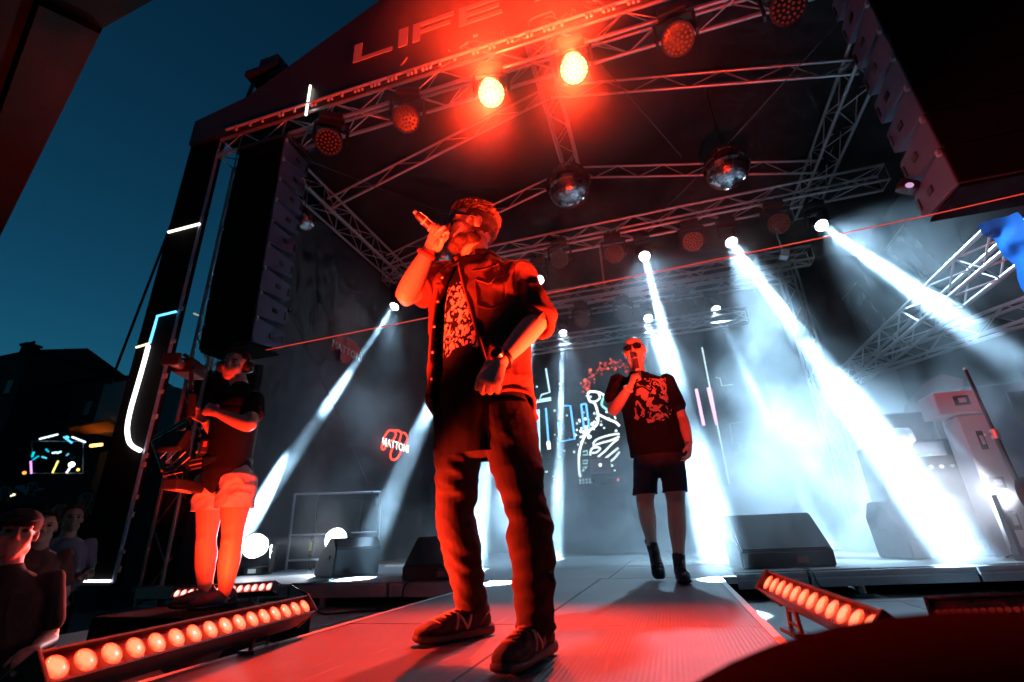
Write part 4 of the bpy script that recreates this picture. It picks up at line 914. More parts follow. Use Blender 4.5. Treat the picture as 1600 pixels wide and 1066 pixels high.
def add_hand(bm, w, d, n, hand, curls, thumb=(.5, .6, .5), spread=.0, s=1.0):
    """w wrist, d wrist->knuckles, n direction the palm faces, hand +1 right / -1 left; curls per finger (mcp, pip, dip) degrees"""
    d = V(d).normalized(); n = V(n); n = (n - d * n.dot(d)).normalized(); sd = d.cross(n) * hand       # sd points to the thumb side
    w = V(w)
    loft(bm, [(w - d * .02 * s, .026 * s, .020 * s), (w + d * .015 * s, .030 * s, .019 * s), (w + d * .05 * s, .040 * s, .018 * s), (w + d * .085 * s, .041 * s, .015 * s)], sd, 16, 3)
    ell(bm, w + (d * .035 + sd * .026 + n * .010) * s, (.020 * s, .028 * s, .017 * s), (sd, d, n), 2)
    ln = (.074, .082, .076, .060); tips = []
    for k in range(4):
        base = w + (d * (.088 - .006 * abs(k - 1)) + sd * (.032 - .0215 * k)) * s; p = base; pts = [(base - d * .02 * s, .0098 * s, .0098 * s), (base, .0098 * s, .0098 * s)]
        a = 0; fan = sd * (spread * (1.5 - k))
        for q, frac in enumerate((.45, .30, .25)):
            a += math.radians(curls[k][q]); dv = (d + fan).normalized() * math.cos(a) + n * math.sin(a); p = p + dv * ln[k] * frac * s; r = (.0088, .0080, .0068)[q] * s; pts.append((p, r, r))
        loft(bm, pts, sd, 10, 2, 2); tips.append(p)
    b0 = w + (d * .025 + sd * .034 + n * .006) * s; dv = (d * thumb[0] + sd * thumb[1] + n * thumb[2]).normalized(); p1 = b0 + dv * .042 * s
    dv2 = (dv + d * .35 - sd * .35 + n * .2).normalized(); p2 = p1 + dv2 * .034 * s
    loft(bm, [(b0 - dv * .015 * s, .013 * s, .013 * s), (b0, .0135 * s, .0135 * s), (p1, .0112 * s, .0112 * s), (p2, .009 * s, .009 * s)], n, 10, 3, 2)
    return w + (d * .07 + n * .028) * s, sd
def arm(bm, sh, el, wr, k=1.0, up=.050, side=V((0, 0, 1))):
    sh, el, wr = V(sh), V(el), V(wr); ax = (el - sh).cross(wr - el); ax = ax.normalized() if ax.length > 1e-5 else V((1, 0, 0))
    loft(bm, [(sh, up * k, up * k), (sh.lerp(el, .45), up * .94 * k, up * .94 * k), (sh.lerp(el, .85), .040 * k, .041 * k), (el, .039 * k, .040 * k),
              (el.lerp(wr, .25), .042 * k, .044 * k), (el.lerp(wr, .6), .035 * k, .036 * k), (el.lerp(wr, .9), .027 * k, .025 * k), (wr, .026 * k, .022 * k)], ax, 18, 4)
def leg(bm, hip, kn, an, k=1.0, side=V((1, 0, 0)), th=.085, front=None):
    hip, kn, an = V(hip), V(kn), V(an)
    if front is not None:
        fr = V(front).normalized(); ell(bm, kn + fr * .030 * k + V((0, 0, .005)), (.034 * k, .034 * k, .040 * k), sub=3); ell(bm, kn.lerp(an, .30) - fr * .022 * k, (.050 * k, .048 * k, .105 * k), sub=3)
        ell(bm, an + V((0, 0, .01)), (.043 * k, .036 * k, .022 * k), sub=2); ell(bm, hip.lerp(kn, .75) + fr * .018 * k, (.056 * k, .05 * k, .09 * k), sub=3)
    loft(bm, [(hip, th * k, th * k), (hip.lerp(kn, .4), th * .92 * k, th * .95 * k), (hip.lerp(kn, .85), .060 * k, .062 * k), (kn, .056 * k, .060 * k),
              (kn.lerp(an, .25), .055 * k, .060 * k), (kn.lerp(an, .45), .053 * k, .058 * k), (kn.lerp(an, .8), .038 * k, .040 * k), (an, .035 * k, .037 * k)], side, 18, 4)
def torso(bm, J, side, k=1.0, w=(.165, .155, .165, .172, .15), dpt=(.11, .10, .115, .115, .08)):
    loft(bm, [(J['pelvis'], w[0] * k, dpt[0] * k), (J['pelvis'].lerp(J['waist'], .6), w[1] * k, dpt[1] * k), (J['waist'].lerp(J['chest'], .5), (w[1] + w[2]) / 2 * k, (dpt[1] + dpt[2]) / 2 * k),
              (J['chest'], w[2] * k, dpt[2] * k), (J['chest'].lerp(J['neck'], .45), w[3] * k, dpt[3] * k), (J['chest'].lerp(J['neck'], .8), w[4] * k, dpt[4] * k), (J['neck'], .075 * k, .065 * k)], side, 24, 4)
def wrinkle(amp, fr, seed, ax=V((0, 0, 1)), st=2.2):
    """sharp cloth creases running along ax, in two sizes"""
    ax = V(ax).normalized()
    def f(c, n):
        q = c - ax * (c.dot(ax) * (1 - 1 / st)); q = q + V((noise.noise(c * 5 + V((seed, 0, 0))), noise.noise(c * 5 + V((0, seed, 0))), noise.noise(c * 5 + V((0, 0, seed))))) * .05
        a = 1 - abs(noise.noise(q * fr + V((seed, 1, 2)))) * 2.6; b = 1 - abs(noise.noise(q * fr * 2.3 + V((5, seed, 2)))) * 2.6
        m = .5 + .5 * noise.noise(c * 4 + V((seed, seed, 0)))
        return amp * (max(a, -.3) * .8 * (.4 + m) + max(b, -.3) * .45 * m - .45)
    return f
def bvh(me): return BVHTree.FromPolygons([v.co.copy() for v in me.vertices], [tuple(p.vertices) for p in me.polygons])
def on_surface(tree, pts, lift=.003):
    out = []
    for a, b in pts:
        d = ray(a, b).normalized(); h = tree.ray_cast(CAMPOS, d)
        if h[0] is not None: out.append(h[0] - d * lift)
    return out
def fur(me, n, ln, r, seed, keep=None, lean=V((0, 0, 0)), curl=.5):
    random.seed(seed); vs_ = me.vertices; k = len(vs_)
    def pick():
        while True:
            v = vs_[random.randrange(k)]
            if keep is None or keep(v.co): return v.co.copy(), (V(v.normal) + lean).normalized()
    return strands(n, pick, ln, r, seed, curl)
def strands(n, pick, ln, r, seed, curl=1.0):
    """short thick locks of hair: pick() -> root, normal"""
    random.seed(seed); bm = B()
    for _ in range(n):
        pq = pick(); p, q = pq[0], pq[1]; L_ = ln * random.uniform(.6, 1.25) * (pq[2] if len(pq) > 2 else 1); d = (q + V([random.uniform(-.5, .5) for _ in range(3)])).normalized(); pts = []; rs = []
        x, y, _z = axes(d); ph = random.uniform(0, 6.3)
        for i in range(6):
            u = i / 5; a = ph + u * 4.2 * curl
            pts.append(p - q * .006 + d * L_ * u + (x * math.cos(a) + y * math.sin(a)) * .010 * curl * u); rs.append(r * (1 - .75 * u))
        path_tube(bm, pts, rs, 4)
    return bm
def sun_glasses(parent, c, f, u, s, lensm, framem, name='sunglasses'):
    f, l, u = frame(f, u); c = V(c); P = lambda a, b, d: c + (f * a + l * b + u * d) * s
    bm = B()
    for b in (-1, 1):
        loft(bm, [(P(.104, b * .008, .012), .016 * s, .004 * s), (P(.108, b * .022, .006), .024 * s, .005 * s), (P(.101, b * .046, .006), .024 * s, .005 * s), (P(.088, b * .062, .010), .015 * s, .004 * s)], u, 16, 4)
    g = obj(name, bm, lensm, parent, smooth=True); bm = B()
    path_tube(bm, [P(.110, b * .012, .020) for b in (-1, 0, 1)], .003 * s, 6)
    for b in (-1, 1): path_tube(bm, [P(.090, b * .066, .018), P(.05, b * .078, .016), P(.0, b * .082, .014), P(-.02, b * .084, .0)], .0035 * s, 6)
    obj('glasses_frame', bm, framem, g, smooth=True)
GLASS = mat('dark_lens', (.012, .010, .010), .08, 0, .1, 5); FRAME = mat('frame_black', (.012, .012, .012), .35, 0, .1, 5)
def shoe(parent, heel, toe, ankle, solem, upm, lacem, hi=.0, k=1.0, mark=None):
    """heel, toe: points on the ground under the shoe"""
    heel, toe, ankle = V(heel), V(toe), V(ankle); d = (toe - heel); Ln = d.length; d.normalize(); up = V((0, 0, 1)); up = (up - d * up.dot(d)).normalized(); s = d.cross(up)
    P = lambda a, h, b=0: heel + d * Ln * a + up * h + s * b
    bm = B(); loft(bm, [(P(.03, .024), .033 * k, .022), (P(.22, .020), .035 * k, .019), (P(.5, .017), .036 * k, .016), (P(.75, .017), .043 * k, .016), (P(.92, .022), .036 * k, .015), (P(.97, .028), .024 * k, .012)], s, 20, 4, ex=.75)
    so = fuse(bm, .004, 2); um = B_upper(P, s, ankle, hi, k); tr = bvh(um); sh = obj('shoe', um, upm, parent, smooth=True); obj('sole', so, solem, sh)
    def hit(a, h, b):                        # point of the upper seen from the side (b = +-1) or from above (b = 0: h is the sideways offset)
        o, dv = (P(a, h, b * .2), s * -b) if b else (P(a, .3, h), -up)
        r_ = tr.ray_cast(o, dv); return (r_[0] - dv * .0015) if r_[0] is not None else None
    def strip(pts, r, m, nm, b):
        q = [hit(x[0], x[1], b) for x in crom([np.array(p_, float) for p_ in pts], 5)]; q = [v for v in q if v is not None]
        if len(q) > 2: bm = B(); path_tube(bm, q, r, 5); obj(nm, bm, m, sh, smooth=True)
    for i in range(5):
        a = .36 + i * .07; strip([(a, -.024 * k), (a + .012, 0), (a, .024 * k)], .0036, lacem, 'lace', 0); strip([(a, -.024 * k), (a + .07, .024 * k)], .003, lacem, 'lace', 0)
    strip([(.70, -.045 * k), (.76, -.02 * k), (.775, 0), (.76, .02 * k), (.70, .045 * k)], .003, solem, 'toe_cap_seam', 0)
    for b in (-1, 1):
        strip([(.05, .085), (.14, .070), (.22, .045), (.24, .034)], .003, solem, 'heel_seam', b)
        if mark is not None:
            for q in ([(.335, .040), (.36, .062), (.385, .088)], [(.385, .088), (.44, .064), (.495, .038)], [(.495, .038), (.52, .06), (.545, .082)]): q = q if b > 0 else [(.88 - u_[0], u_[1]) for u_ in q]; strip(q, .0052, mark, 'letter_mark', b)
    return sh, P
def B_upper(P, s, ankle, hi, k):
    bm = B()
    loft(bm, [(P(.10, .052), .032 * k, .036), (P(.28, .060), .034 * k, .044), (P(.48, .056), .037 * k, .040), (P(.68, .047), .042 * k, .034), (P(.85, .042), .038 * k, .027), (P(.945, .038), .026 * k, .019)], s, 20, 4)
    top = P(.18, .085); end = top.lerp(ankle, .9) if hi == 0 else top + (ankle - top).normalized() * hi
    loft(bm, [(P(.2, .05), .034 * k, .048), (top, .036 * k, .050), (end, .040 * k, .052)], s, 20, 4, 1)
    loft(bm, [(P(.44, .070), .020 * k, .02), (P(.32, .105), .022 * k, .018), (P(.30, .125 + hi * .5), .024 * k, .010)], s, 12, 3)
    return fuse(bm, .0045, 3, lambda c, n: .0012 * noise.noise(c * 60))

def print_mat(name, base, ink, centre, size, ink2=None, scale=14.0, thr=.5):
    """cloth with a printed graphic: ink inside a box (object space), broken up by warped bands like lettering"""
    m = bpy.data.materials.new(name); m.use_nodes = True; N = m.node_tree.nodes; L = m.node_tree.links; b = N['Principled BSDF']; b.inputs['Roughness'].default_value = .95; b.inputs['Specular IOR Level'].default_value = .06
    g = N.new('ShaderNodeNewGeometry'); mp = N.new('ShaderNodeVectorMath'); mp.operation = 'SUBTRACT'; L.new(g.outputs['Position'], mp.inputs[0]); mp.inputs[1].default_value = centre
    dv = N.new('ShaderNodeVectorMath'); dv.operation = 'DIVIDE'; L.new(mp.outputs[0], dv.inputs[0]); dv.inputs[1].default_value = size
    ab = N.new('ShaderNodeVectorMath'); ab.operation = 'ABSOLUTE'; L.new(dv.outputs[0], ab.inputs[0]); sx = N.new('ShaderNodeSeparateXYZ'); L.new(ab.outputs[0], sx.inputs[0])
    nz = N.new('ShaderNodeTexNoise'); nz.inputs['Scale'].default_value = 11; L.new(g.outputs['Position'], nz.inputs['Vector'])
    mxx = N.new('ShaderNodeMath'); mxx.operation = 'MAXIMUM'; L.new(sx.outputs[0], mxx.inputs[0]); L.new(sx.outputs[2], mxx.inputs[1])
    ad = N.new('ShaderNodeMath'); ad.operation = 'MULTIPLY_ADD'; L.new(nz.outputs['Fac'], ad.inputs[0]); ad.inputs[1].default_value = .7; L.new(mxx.outputs[0], ad.inputs[2])
    lt = N.new('ShaderNodeMath'); lt.operation = 'LESS_THAN'; L.new(ad.outputs[0], lt.inputs[0]); lt.inputs[1].default_value = 1.25
    if scale > 0:      # rows of glyph-like strokes
        w1 = N.new('ShaderNodeTexWave'); w1.bands_direction = 'X'; w1.inputs['Scale'].default_value = scale; w1.inputs['Distortion'].default_value = 16; w1.inputs['Detail'].default_value = 3; w1.inputs['Detail Scale'].default_value = 2.2; L.new(g.outputs['Position'], w1.inputs['Vector'])
        w2 = N.new('ShaderNodeTexWave'); w2.bands_direction = 'Z'; w2.inputs['Scale'].default_value = scale * .55; w2.inputs['Distortion'].default_value = 14; w2.inputs['Detail'].default_value = 3; w2.inputs['Detail Scale'].default_value = 3; L.new(g.outputs['Position'], w2.inputs['Vector'])
        mi = N.new('ShaderNodeMath'); mi.operation = 'MULTIPLY'; L.new(w1.outputs['Fac'], mi.inputs[0]); L.new(w2.outputs['Fac'], mi.inputs[1]); src = mi.outputs[0]
    else:              # cloudy picture
        w1 = N.new('ShaderNodeTexNoise'); w1.inputs['Scale'].default_value = -scale; w1.inputs['Detail'].default_value = 6; w1.inputs['Distortion'].default_value = 1.5; L.new(g.outputs['Position'], w1.inputs['Vector']); src = w1.outputs['Fac']
    gt = N.new('ShaderNodeMath'); gt.operation = 'GREATER_THAN'; L.new(src, gt.inputs[0]); gt.inputs[1].default_value = thr
    ml = N.new('ShaderNodeMath'); ml.operation = 'MULTIPLY'; L.new(lt.outputs[0], ml.inputs[0]); L.new(gt.outputs[0], ml.inputs[1])
    fr = N.new('ShaderNodeMath'); fr.operation = 'MULTIPLY'; fr.inputs[1].default_value = 1.0; L.new(ml.outputs[0], fr.inputs[0])
    mx = N.new('ShaderNodeMix'); mx.data_type = 'RGBA'; L.new(fr.outputs[0], mx.inputs[0]); mx.inputs[6].default_value = (*base, 1); mx.inputs[7].default_value = (*ink, 1)
    L.new(mx.outputs[2], b.inputs['Base Color'])
    n2 = N.new('ShaderNodeTexNoise'); n2.inputs['Scale'].default_value = 400; L.new(g.outputs['Position'], n2.inputs['Vector']); bp = N.new('ShaderNodeBump'); bp.inputs['Strength'].default_value = .25; bp.inputs['Distance'].default_value = .004
    L.new(n2.outputs['Fac'], bp.inputs['Height']); L.new(bp.outputs[0], b.inputs['Normal']); return m
def microphone(label, a, b, held=True):
    """handheld microphone from tail a to grille end b"""
    a, b = V(a), V(b); d = (b - a).normalized(); t = thing('microphone', label, 'microphone', a); Ln = (b - a).length; x, y, z = axes(d)
    bm = B(); loft(bm, [(a, .013, .013), (a.lerp(b, .08), .0165, .0165), (a.lerp(b, .5), .018, .018), (a.lerp(b, .74), .0215, .0215)], x, 16, 3, 2); obj('handle', bm, mat('mic_body', (.10, .05, .045), .35, .3, .2, 20), t, smooth=True)
    bm = B(); tube(bm, a.lerp(b, .26), a.lerp(b, .33), .0195, n=18); obj('ring', bm, mat('mic_ring', (.7, .66, .55), .4, .2, .1, 20), t, smooth=True)
    bm = B(); tube(bm, a.lerp(b, .74), a.lerp(b, .78), .026, n=18); obj('collar', bm, alu_dull, t, smooth=True)
    bm = B(); ell(bm, a.lerp(b, .88), (.026, .026, Ln * .13), (x, y, z), 3); obj('grille_head', bm, mat('mic_mesh', (.12, .12, .13), .4, .8, .3, 60, .6, 600), t, smooth=True)
    bm = B(); tube(bm, a - d * .018, a + d * .01, .008, n=10); obj('antenna', bm, mat('mic_ring', (.7, .66, .55)), t, smooth=True)
    return t

# ---------------------------------------------------------------- front singer
def J1():
    Y = 1.68
    return dict(pelvis=PY(757, 662, Y), waist=PY(756, 590, Y), chest=PY(752, 480, Y), neck=PY(741, 410, Y), head=PY(737, 361, Y - .04),
                shR=PY(688, 440, Y + .02), elR=PY(634, 462, 1.55), wrR=PY(672, 387, 1.50), shL=PY(806, 432, Y), elL=PY(840, 500, Y), wrL=PY(780, 568, 1.47),
                hipR=PY(718, 665, Y + .03), hipL=PY(794, 665, Y - .02), knR=PY(712, 808, 1.78), knL=PY(826, 810, 1.56), anR=PY(738, 945, 1.93), anL=PY(838, 985, 1.62))
j = J1(); p1 = thing('person', 'man in an open red shirt and sunglasses singing in the foreground', 'person', (j['pelvis'].x, j['pelvis'].y, 0))
S1 = V((1, -.12, 0)).normalized(); F1 = V((-.12, -1, 0)).normalized()
hf, hu = V((-.80, -.52, .10)), V((.10, .12, 1))
bm = B(); torso(bm, j, S1, .70); add_head(bm, j['head'], hf, hu, 1.0)
loft(bm, [(j['chest'].lerp(j['neck'], .7), .07, .07), (j['neck'], .060, .062), (j['head'] - frame(hf, hu)[2] * .055 - frame(hf, hu)[0] * .02, .055, .062)], S1, 20, 4)
for a in 'RL': arm(bm, j['sh' + a], j['el' + a], j['wr' + a], 1.06); leg(bm, j['hip' + a], j['kn' + a], j['an' + a], .82)
fist = [(75, 88, 50)] * 4
gripR, sdR = add_hand(bm, j['wrR'], (PY(696, 352, 1.46) - j['wrR']), V((.45, -.75, .1)), +1, [(52, 78, 45), (56, 80, 45), (60, 82, 48), (62, 84, 48)], (.75, .35, .8), s=.98)
add_hand(bm, j['wrL'], (PY(757, 606, 1.42) - j['wrL']), V((-.35, .75, -.5)), -1, [(50, 70, 40), (54, 72, 42), (56, 74, 42), (58, 76, 44)], (.8, .2, .6), s=1.02)
obj('body', fuse(bm, .0036, 1), SKIN, p1)
# T-shirt
bm = B(); torso(bm, j, S1, 1.0, (.178, .168, .165, .146, .112), (.126, .118, .115, .10, .075))
loft(bm, [(j['pelvis'] - V((0, 0, .17)), .186, .134), (j['pelvis'] - V((0, 0, .02)), .182, .13), (j['waist'], .176, .126)], S1, 24, 4)
ct = PY(716, 487, 1.55)
obj('t_shirt', cut(fuse(bm, .006, 4, folds(.010, 7, 4, 1)), j['pelvis'].z - .12), print_mat('tee_print', (.012, .011, .012), (.55, .42, .40), (ct.x + .02, ct.y, ct.z), (.16, 1, .17), scale=9, thr=.20), p1)
# open shirt: shell with a gap in front
DEN = mat('shirt_cloth', (.11, .046, .04), .95, 0, .22, 30, .35, 380, spec=.06)
bm = B(); zt, zh = j['neck'].z - .01, PY(690, 636, 1.55).z; rows = []; NT, NV = 46, 26
cN = j['neck']; cP = j['pelvis']
for v in range(NV):
    q = v / (NV - 1); z = zt + (zh - zt) * q; tt = (cN.z - z) / (cN.z - cP.z); c = cN.lerp(cP, tt)
    if q < .12: a, b_ = .085 + (.185 - .085) * (q / .12) ** .6, .075 + .055 * (q / .12)
    else: u = (q - .12) / .88; a, b_ = .185 + .032 * u + .012 * math.sin(u * 5), .13 + .034 * u
    half = math.radians(12 + 38 * q ** 1.1); row = []
    for i in range(NT + 1):
        w_ = i / NT; th = half * (1.15 if w_ > .5 else .92) + 0; ang = -math.pi / 2 - .30 + half * 1.05 + (2 * math.pi - 2.05 * half) * w_
        fl_ = 1 + .05 * math.sin(ang * 7 + q * 3) * q * q
        edge = .015 * q * (math.exp(-(w_ / .05) ** 2) + math.exp(-((1 - w_) / .05) ** 2))
        p = c + S1 * (a * fl_ * math.cos(ang)) - F1 * (b_ * fl_ * math.sin(ang)) + (S1 * math.cos(ang) - F1 * math.sin(ang)) * edge
        hem = (.035 * math.sin(w_ * math.pi * 4 + .5) + .05 * (w_ > .86) * (w_ - .86) / .14) * max(0, (q - .8) / .2)
        row.append(bm.verts.new(V((p.x, p.y, z + hem))))
    rows.append(row)
for v in range(NV - 1):
    for i in range(NT): bm.faces.new((rows[v][i], rows[v][i + 1], rows[v + 1][i + 1], rows[v + 1][i]))
edgeL = [r[0].co.copy() for r in rows]; edgeR = [r[-1].co.copy() for r in rows]; hemp = [x.co.copy() for x in rows[-1]]
bmesh.ops.recalc_face_normals(bm, faces=bm.faces); bmesh.ops.solidify(bm, geom=bm.faces[:], thickness=.011)
def sleeve(bm, a, b_, c_, r0, r1, u):
    e = V(b_).lerp(V(c_), u); loft(bm, [(V(a) - (V(b_) - V(a)) * .12, r0 * .9, r0 * .95), (V(a), r0, r0), (V(a).lerp(V(b_), .5), r0 * .94, r0 * .94), (V(b_), r1 * 1.06, r1 * 1.06), (e, r1, r1)], V((0, 0, 1)) if abs((V(b_) - V(a)).normalized().z) < .8 else V((0, 1, 0)), 20, 4, 1); return e
eL = sleeve(bm, j['shL'] + V((-.02, 0, 0)), j['elL'], j['wrL'], .078, .068, .02)
eR = j['shR'].lerp(j['elR'], .62); loft(bm, [(j['shR'] + (j['shR'] - j['elR']) * .2, .072, .072), (j['shR'], .078, .078), (j['shR'].lerp(j['elR'], .4), .074, .074), (eR, .068, .068)], V((0, 0, 1)), 20, 4, 1)
for s_ in 'RL': ell(bm, j['sh' + s_] + V((0, 0, .0)), (.082, .075, .066), sub=3)
ell(bm, j['neck'] + V((.02, .05, .0)), (.10, .05, .05), sub=3)
shirt = obj('shirt', fuse(bm, .005, 3, wrinkle(.021, 6.5, 4.7, V((.5, 0, 1)), 2.2)), DEN, p1)
# collar, rolled cuffs, hem seams, buttons, pocket flap
bm = B(); cc = j['neck'] + V((0, .01, .012)); path_tube(bm, [cc + S1 * .082 * math.cos(a) - F1 * .078 * math.sin(a) + V((0, 0, .018 * math.sin(a))) for a in [math.radians(-62 + 304 * i / 26) for i in range(27)]], [.016 + .006 * abs(math.cos(i * .12)) for i in range(27)], 8); obj('collar', bm, DEN, shirt, smooth=True)
def cuff(c, d, r, m, par, th=.013, nm='rolled_cuff'):
    x, y, z = axes(d); bm = B(); path_tube(bm, [V(c) + (x * math.cos(a) + y * math.sin(a)) * r * (1 + .05 * math.sin(3 * a)) for a in [2 * math.pi * i / 28 for i in range(28)]], th, 8, True); obj(nm, bm, m, par, smooth=True)
cuff(eL, j['wrL'] - j['elL'], .064, DEN, shirt, .015); cuff(eR, j['elR'] - j['shR'], .064, DEN, shirt, .014)
bm = B(); path_tube(bm, [p + V((0, 0, .004)) for p in hemp], .007, 6); obj('hem_seam', bm, DEN, shirt, smooth=True)
for ed in (edgeL, edgeR):
    bm = B(); path_tube(bm, ed[2:], .007, 6); obj('placket', bm, DEN, shirt, smooth=True)
for i in (4, 8, 12, 16, 20):
    bm = B(); p = edgeR[i] + S1 * .02 + F1 * .012; ell(bm, p, (.006, .004, .006), sub=2); obj('button', bm, mat('button', (.6, .5, .45), .3, .2, .1, 9), shirt, smooth=True)
tr_ = bvh(shirt.data)
def seam(pts, r=.0018, nm='seam'):
    q = [(a, b) for a, b in (tuple(x) for x in crom([np.array(p, float) for p in pts], 6))]; w_ = on_surface(tr_, q)
    if len(w_) > 2: bm = B(); path_tube(bm, w_, r, 5); obj(nm, bm, DEN, shirt, smooth=True)
seam([(742, 437), (753, 440), (765, 443), (773, 434), (786, 431)], .003, 'pocket_flap'); seam([(742, 437), (744, 455), (746, 478)]); seam([(786, 431), (789, 450), (790, 472)]); seam([(746, 478), (768, 482), (790, 472)])
seam([(737, 424), (760, 420), (785, 410), (800, 404)]); seam([(800, 404), (806, 430), (806, 460)])
seam([(668, 470), (664, 540), (658, 600), (655, 632)])
# jeans
JEAN = mat('jeans', (.022, .016, .018), .95, 0, .3, 18, .4, 420, spec=.08)
bm = B(); loft(bm, [(j['pelvis'] + V((0, 0, .13)), .168, .118), (j['pelvis'] + V((0, 0, .04)), .174, .112), (j['pelvis'] - V((0, 0, .03)), .162, .09), (j['pelvis'] - V((0, 0, .08)), .12, .06)], S1, 24, 4)
def trouser(bm, hip, kn, an, k=1.0):
    loft(bm, [(hip + V((0, 0, .05)), .094 * k, .112 * k), (hip.lerp(kn, .18), .098 * k, .108 * k), (hip.lerp(kn, .4), .090 * k, .096 * k), (hip.lerp(kn, .8), .075 * k, .08 * k), (kn, .071 * k, .076 * k), (kn.lerp(an, .3), .070 * k, .075 * k),
              (kn.lerp(an, .65), .063 * k, .067 * k), (kn.lerp(an, .9), .058 * k, .062 * k), (kn.lerp(an, .97), .062 * k, .066 * k), (an, .054 * k, .058 * k)], S1, 22, 5, 1)
for a in 'RL': trouser(bm, j['hip' + a], j['kn' + a], j['an' + a])
zk = (j['knR'].z + j['knL'].z) / 2
jw = wrinkle(.011, 7.5, 3.3, V((1, .3, .35)), 2.4)
def jfold(c, n):
    w_ = math.exp(-((c.z - zk) / .12) ** 2) + 1.2 * math.exp(-((c.z - .2) / .10) ** 2) + .9 * math.exp(-((c.z - j['pelvis'].z + .1) / .08) ** 2)
    q = noise.noise(V((c.x * 5, c.y * 5, c.z * 3))); r = math.sin(c.z * 95 + c.x * 22 + q * 7) * noise.noise(V((c.x * 9, c.y * 9, c.z * 7 + 5)))
    return .011 * w_ * r + jw(c, n)
obj('jeans', fuse(bm, .005, 2, jfold), JEAN, p1)
SOLE = mat('shoe_sole', (.10, .07, .065), .7, 0, .2, 20, .2, 200); UPP = mat('shoe_mesh', (.03, .024, .026), .8, 0, .3, 40, .5, 500); LACE = mat('lace', (.09, .07, .07), .8, 0, .2, 30)
NLOG = mat('shoe_letter', (.42, .36, .36), .5, 0, .1, 20)
h1, t1 = PZ(788, 990, .0), PZ(660, 1012, .0)
d1 = (t1 - h1).normalized(); h1 = V((j['anR'].x, j['anR'].y, 0)) - d1 * .085 + V((0, -.01, 0)); s1, P1 = shoe(p1, h1, h1 + d1 * .315, j['anR'], SOLE, UPP, LACE, k=1.06, mark=NLOG)
d2 = V((-.22, -.97, 0)).normalized(); h2 = V((j['anL'].x, j['anL'].y, 0)) - d2 * .085; s2, P2 = shoe(p1, h2, h2 + d2 * .315, j['anL'], SOLE, UPP, LACE, k=1.06, mark=NLOG)
# hair, beard, glasses
f_, l_, u_ = frame(hf, hu); hc = j['head']; HAIR = mat('hair_brown', (.12, .07, .042), .55, 0, .5, 60)
def pick_top():
    while True:
        v = V([random.gauss(0, 1) for _ in range(3)]).normalized()
        if v.z > .40 - .12 * max(0, -v.x): break
    return hc + f_ * (-.012 + .100 * v.x) + l_ * (.077 * v.y) + u_ * (.032 + .090 * v.z), (f_ * (v.x * .6 + .1) + l_ * v.y * .35 + u_ * (v.z + .4)).normalized(), .35 + .65 * v.z ** 2 + .25 * max(0, v.x)
obj('hair', strands(1900, pick_top, .040, .0037, 5, 2.3), HAIR, p1, smooth=True)
bm = B(); ell(bm, hc + f_ * -.014 + u_ * .030, (.1005, .0785, .0915), (f_, l_, u_), 4); bmesh.ops.recalc_face_normals(bm, faces=bm.faces)
kill = [v for v in bm.verts if (v.co - hc).dot(f_) > .048 - .25 * max(0, .02 - (v.co - hc).dot(u_)) * 2 or (v.co - hc).dot(u_) < -.035 + .35 * max(0, (v.co - hc).dot(f_)) or ((v.co - hc).dot(f_) > .03 and (v.co - hc).dot(u_) < .02)]
bmesh.ops.delete(bm, geom=kill, context='VERTS'); me_ = bpy.data.meshes.new('short_hair'); bm.to_mesh(me_); me_.update(); bm.free()
hs = obj('short_hair', me_, HAIR, p1, smooth=True); obj('hair_ends', fur(me_, 3200, .011, .0014, 8, None, -u_ * .6, .2), HAIR, hs, smooth=True)
bm = B(); E2 = lambda a, b, d, r: ell(bm, hc + f_ * a + l_ * b + u_ * d, r, (f_, l_, u_), 3)
E2(.060, 0, -.098, (.031, .034, .024)); E2(.044, 0, -.084, (.048, .0475, .033)); E2(.089, 0, -.042, (.009, .028, .006))
for b in (-1, 1): E2(.0, b * .048, -.068, (.0365, .0235, .030)); E2(.035, b * .041, -.082, (.038, .020, .022)); E2(-.006, b * .066, -.026, (.011, .009, .034))
BRD = mat('beard_brown', (.07, .035, .025), .7, 0, .35, 60); me_ = fuse(bm, .004, 2)
bd = obj('beard', me_, BRD, p1); obj('beard_hair', fur(me_, 2600, .012, .0014, 9, None, -u_ * .7, .3), BRD, bd, smooth=True)
sun_glasses(p1, hc, hf, hu, 1.0, GLASS, FRAME)
# watch and wristband
wv_ = (j['wrL'] - j['elL']).normalized(); wp = j['wrL'] - wv_ * .028; cuff(wp, wv_, .031, FRAME, p1, .009, 'watch_strap')
bm = B(); cw = wp + V((-.25, -.9, .35)).normalized() * .034; x, y, z = axes(V((-.25, -.9, .35))); tube(bm, cw - z * .006, cw + z * .008, .024, n=24); wd = obj('watch_case', bm, mat('watch_metal', (.15, .15, .16), .25, .9, .1, 10), p1)
bm = B(); tube(bm, cw + z * .0085, cw + z * .0095, .019, n=24); obj('watch_face', bm, GLASS, wd)
wq = (j['wrR'] - j['elR']).normalized(); cuff(j['wrR'] - wq * .03, wq, .030, mat('wristband', (.25, .05, .05), .7, 0, .1, 9), p1, .011, 'wristband')
mouth = hc + f_ * .10 + u_ * -.060; tail = PY(650, 336, 1.44)
md = (tail - mouth).normalized(); microphone('microphone held up to the mouth of the front singer', PY(652, 335, 1.47), mouth + f_ * .03)

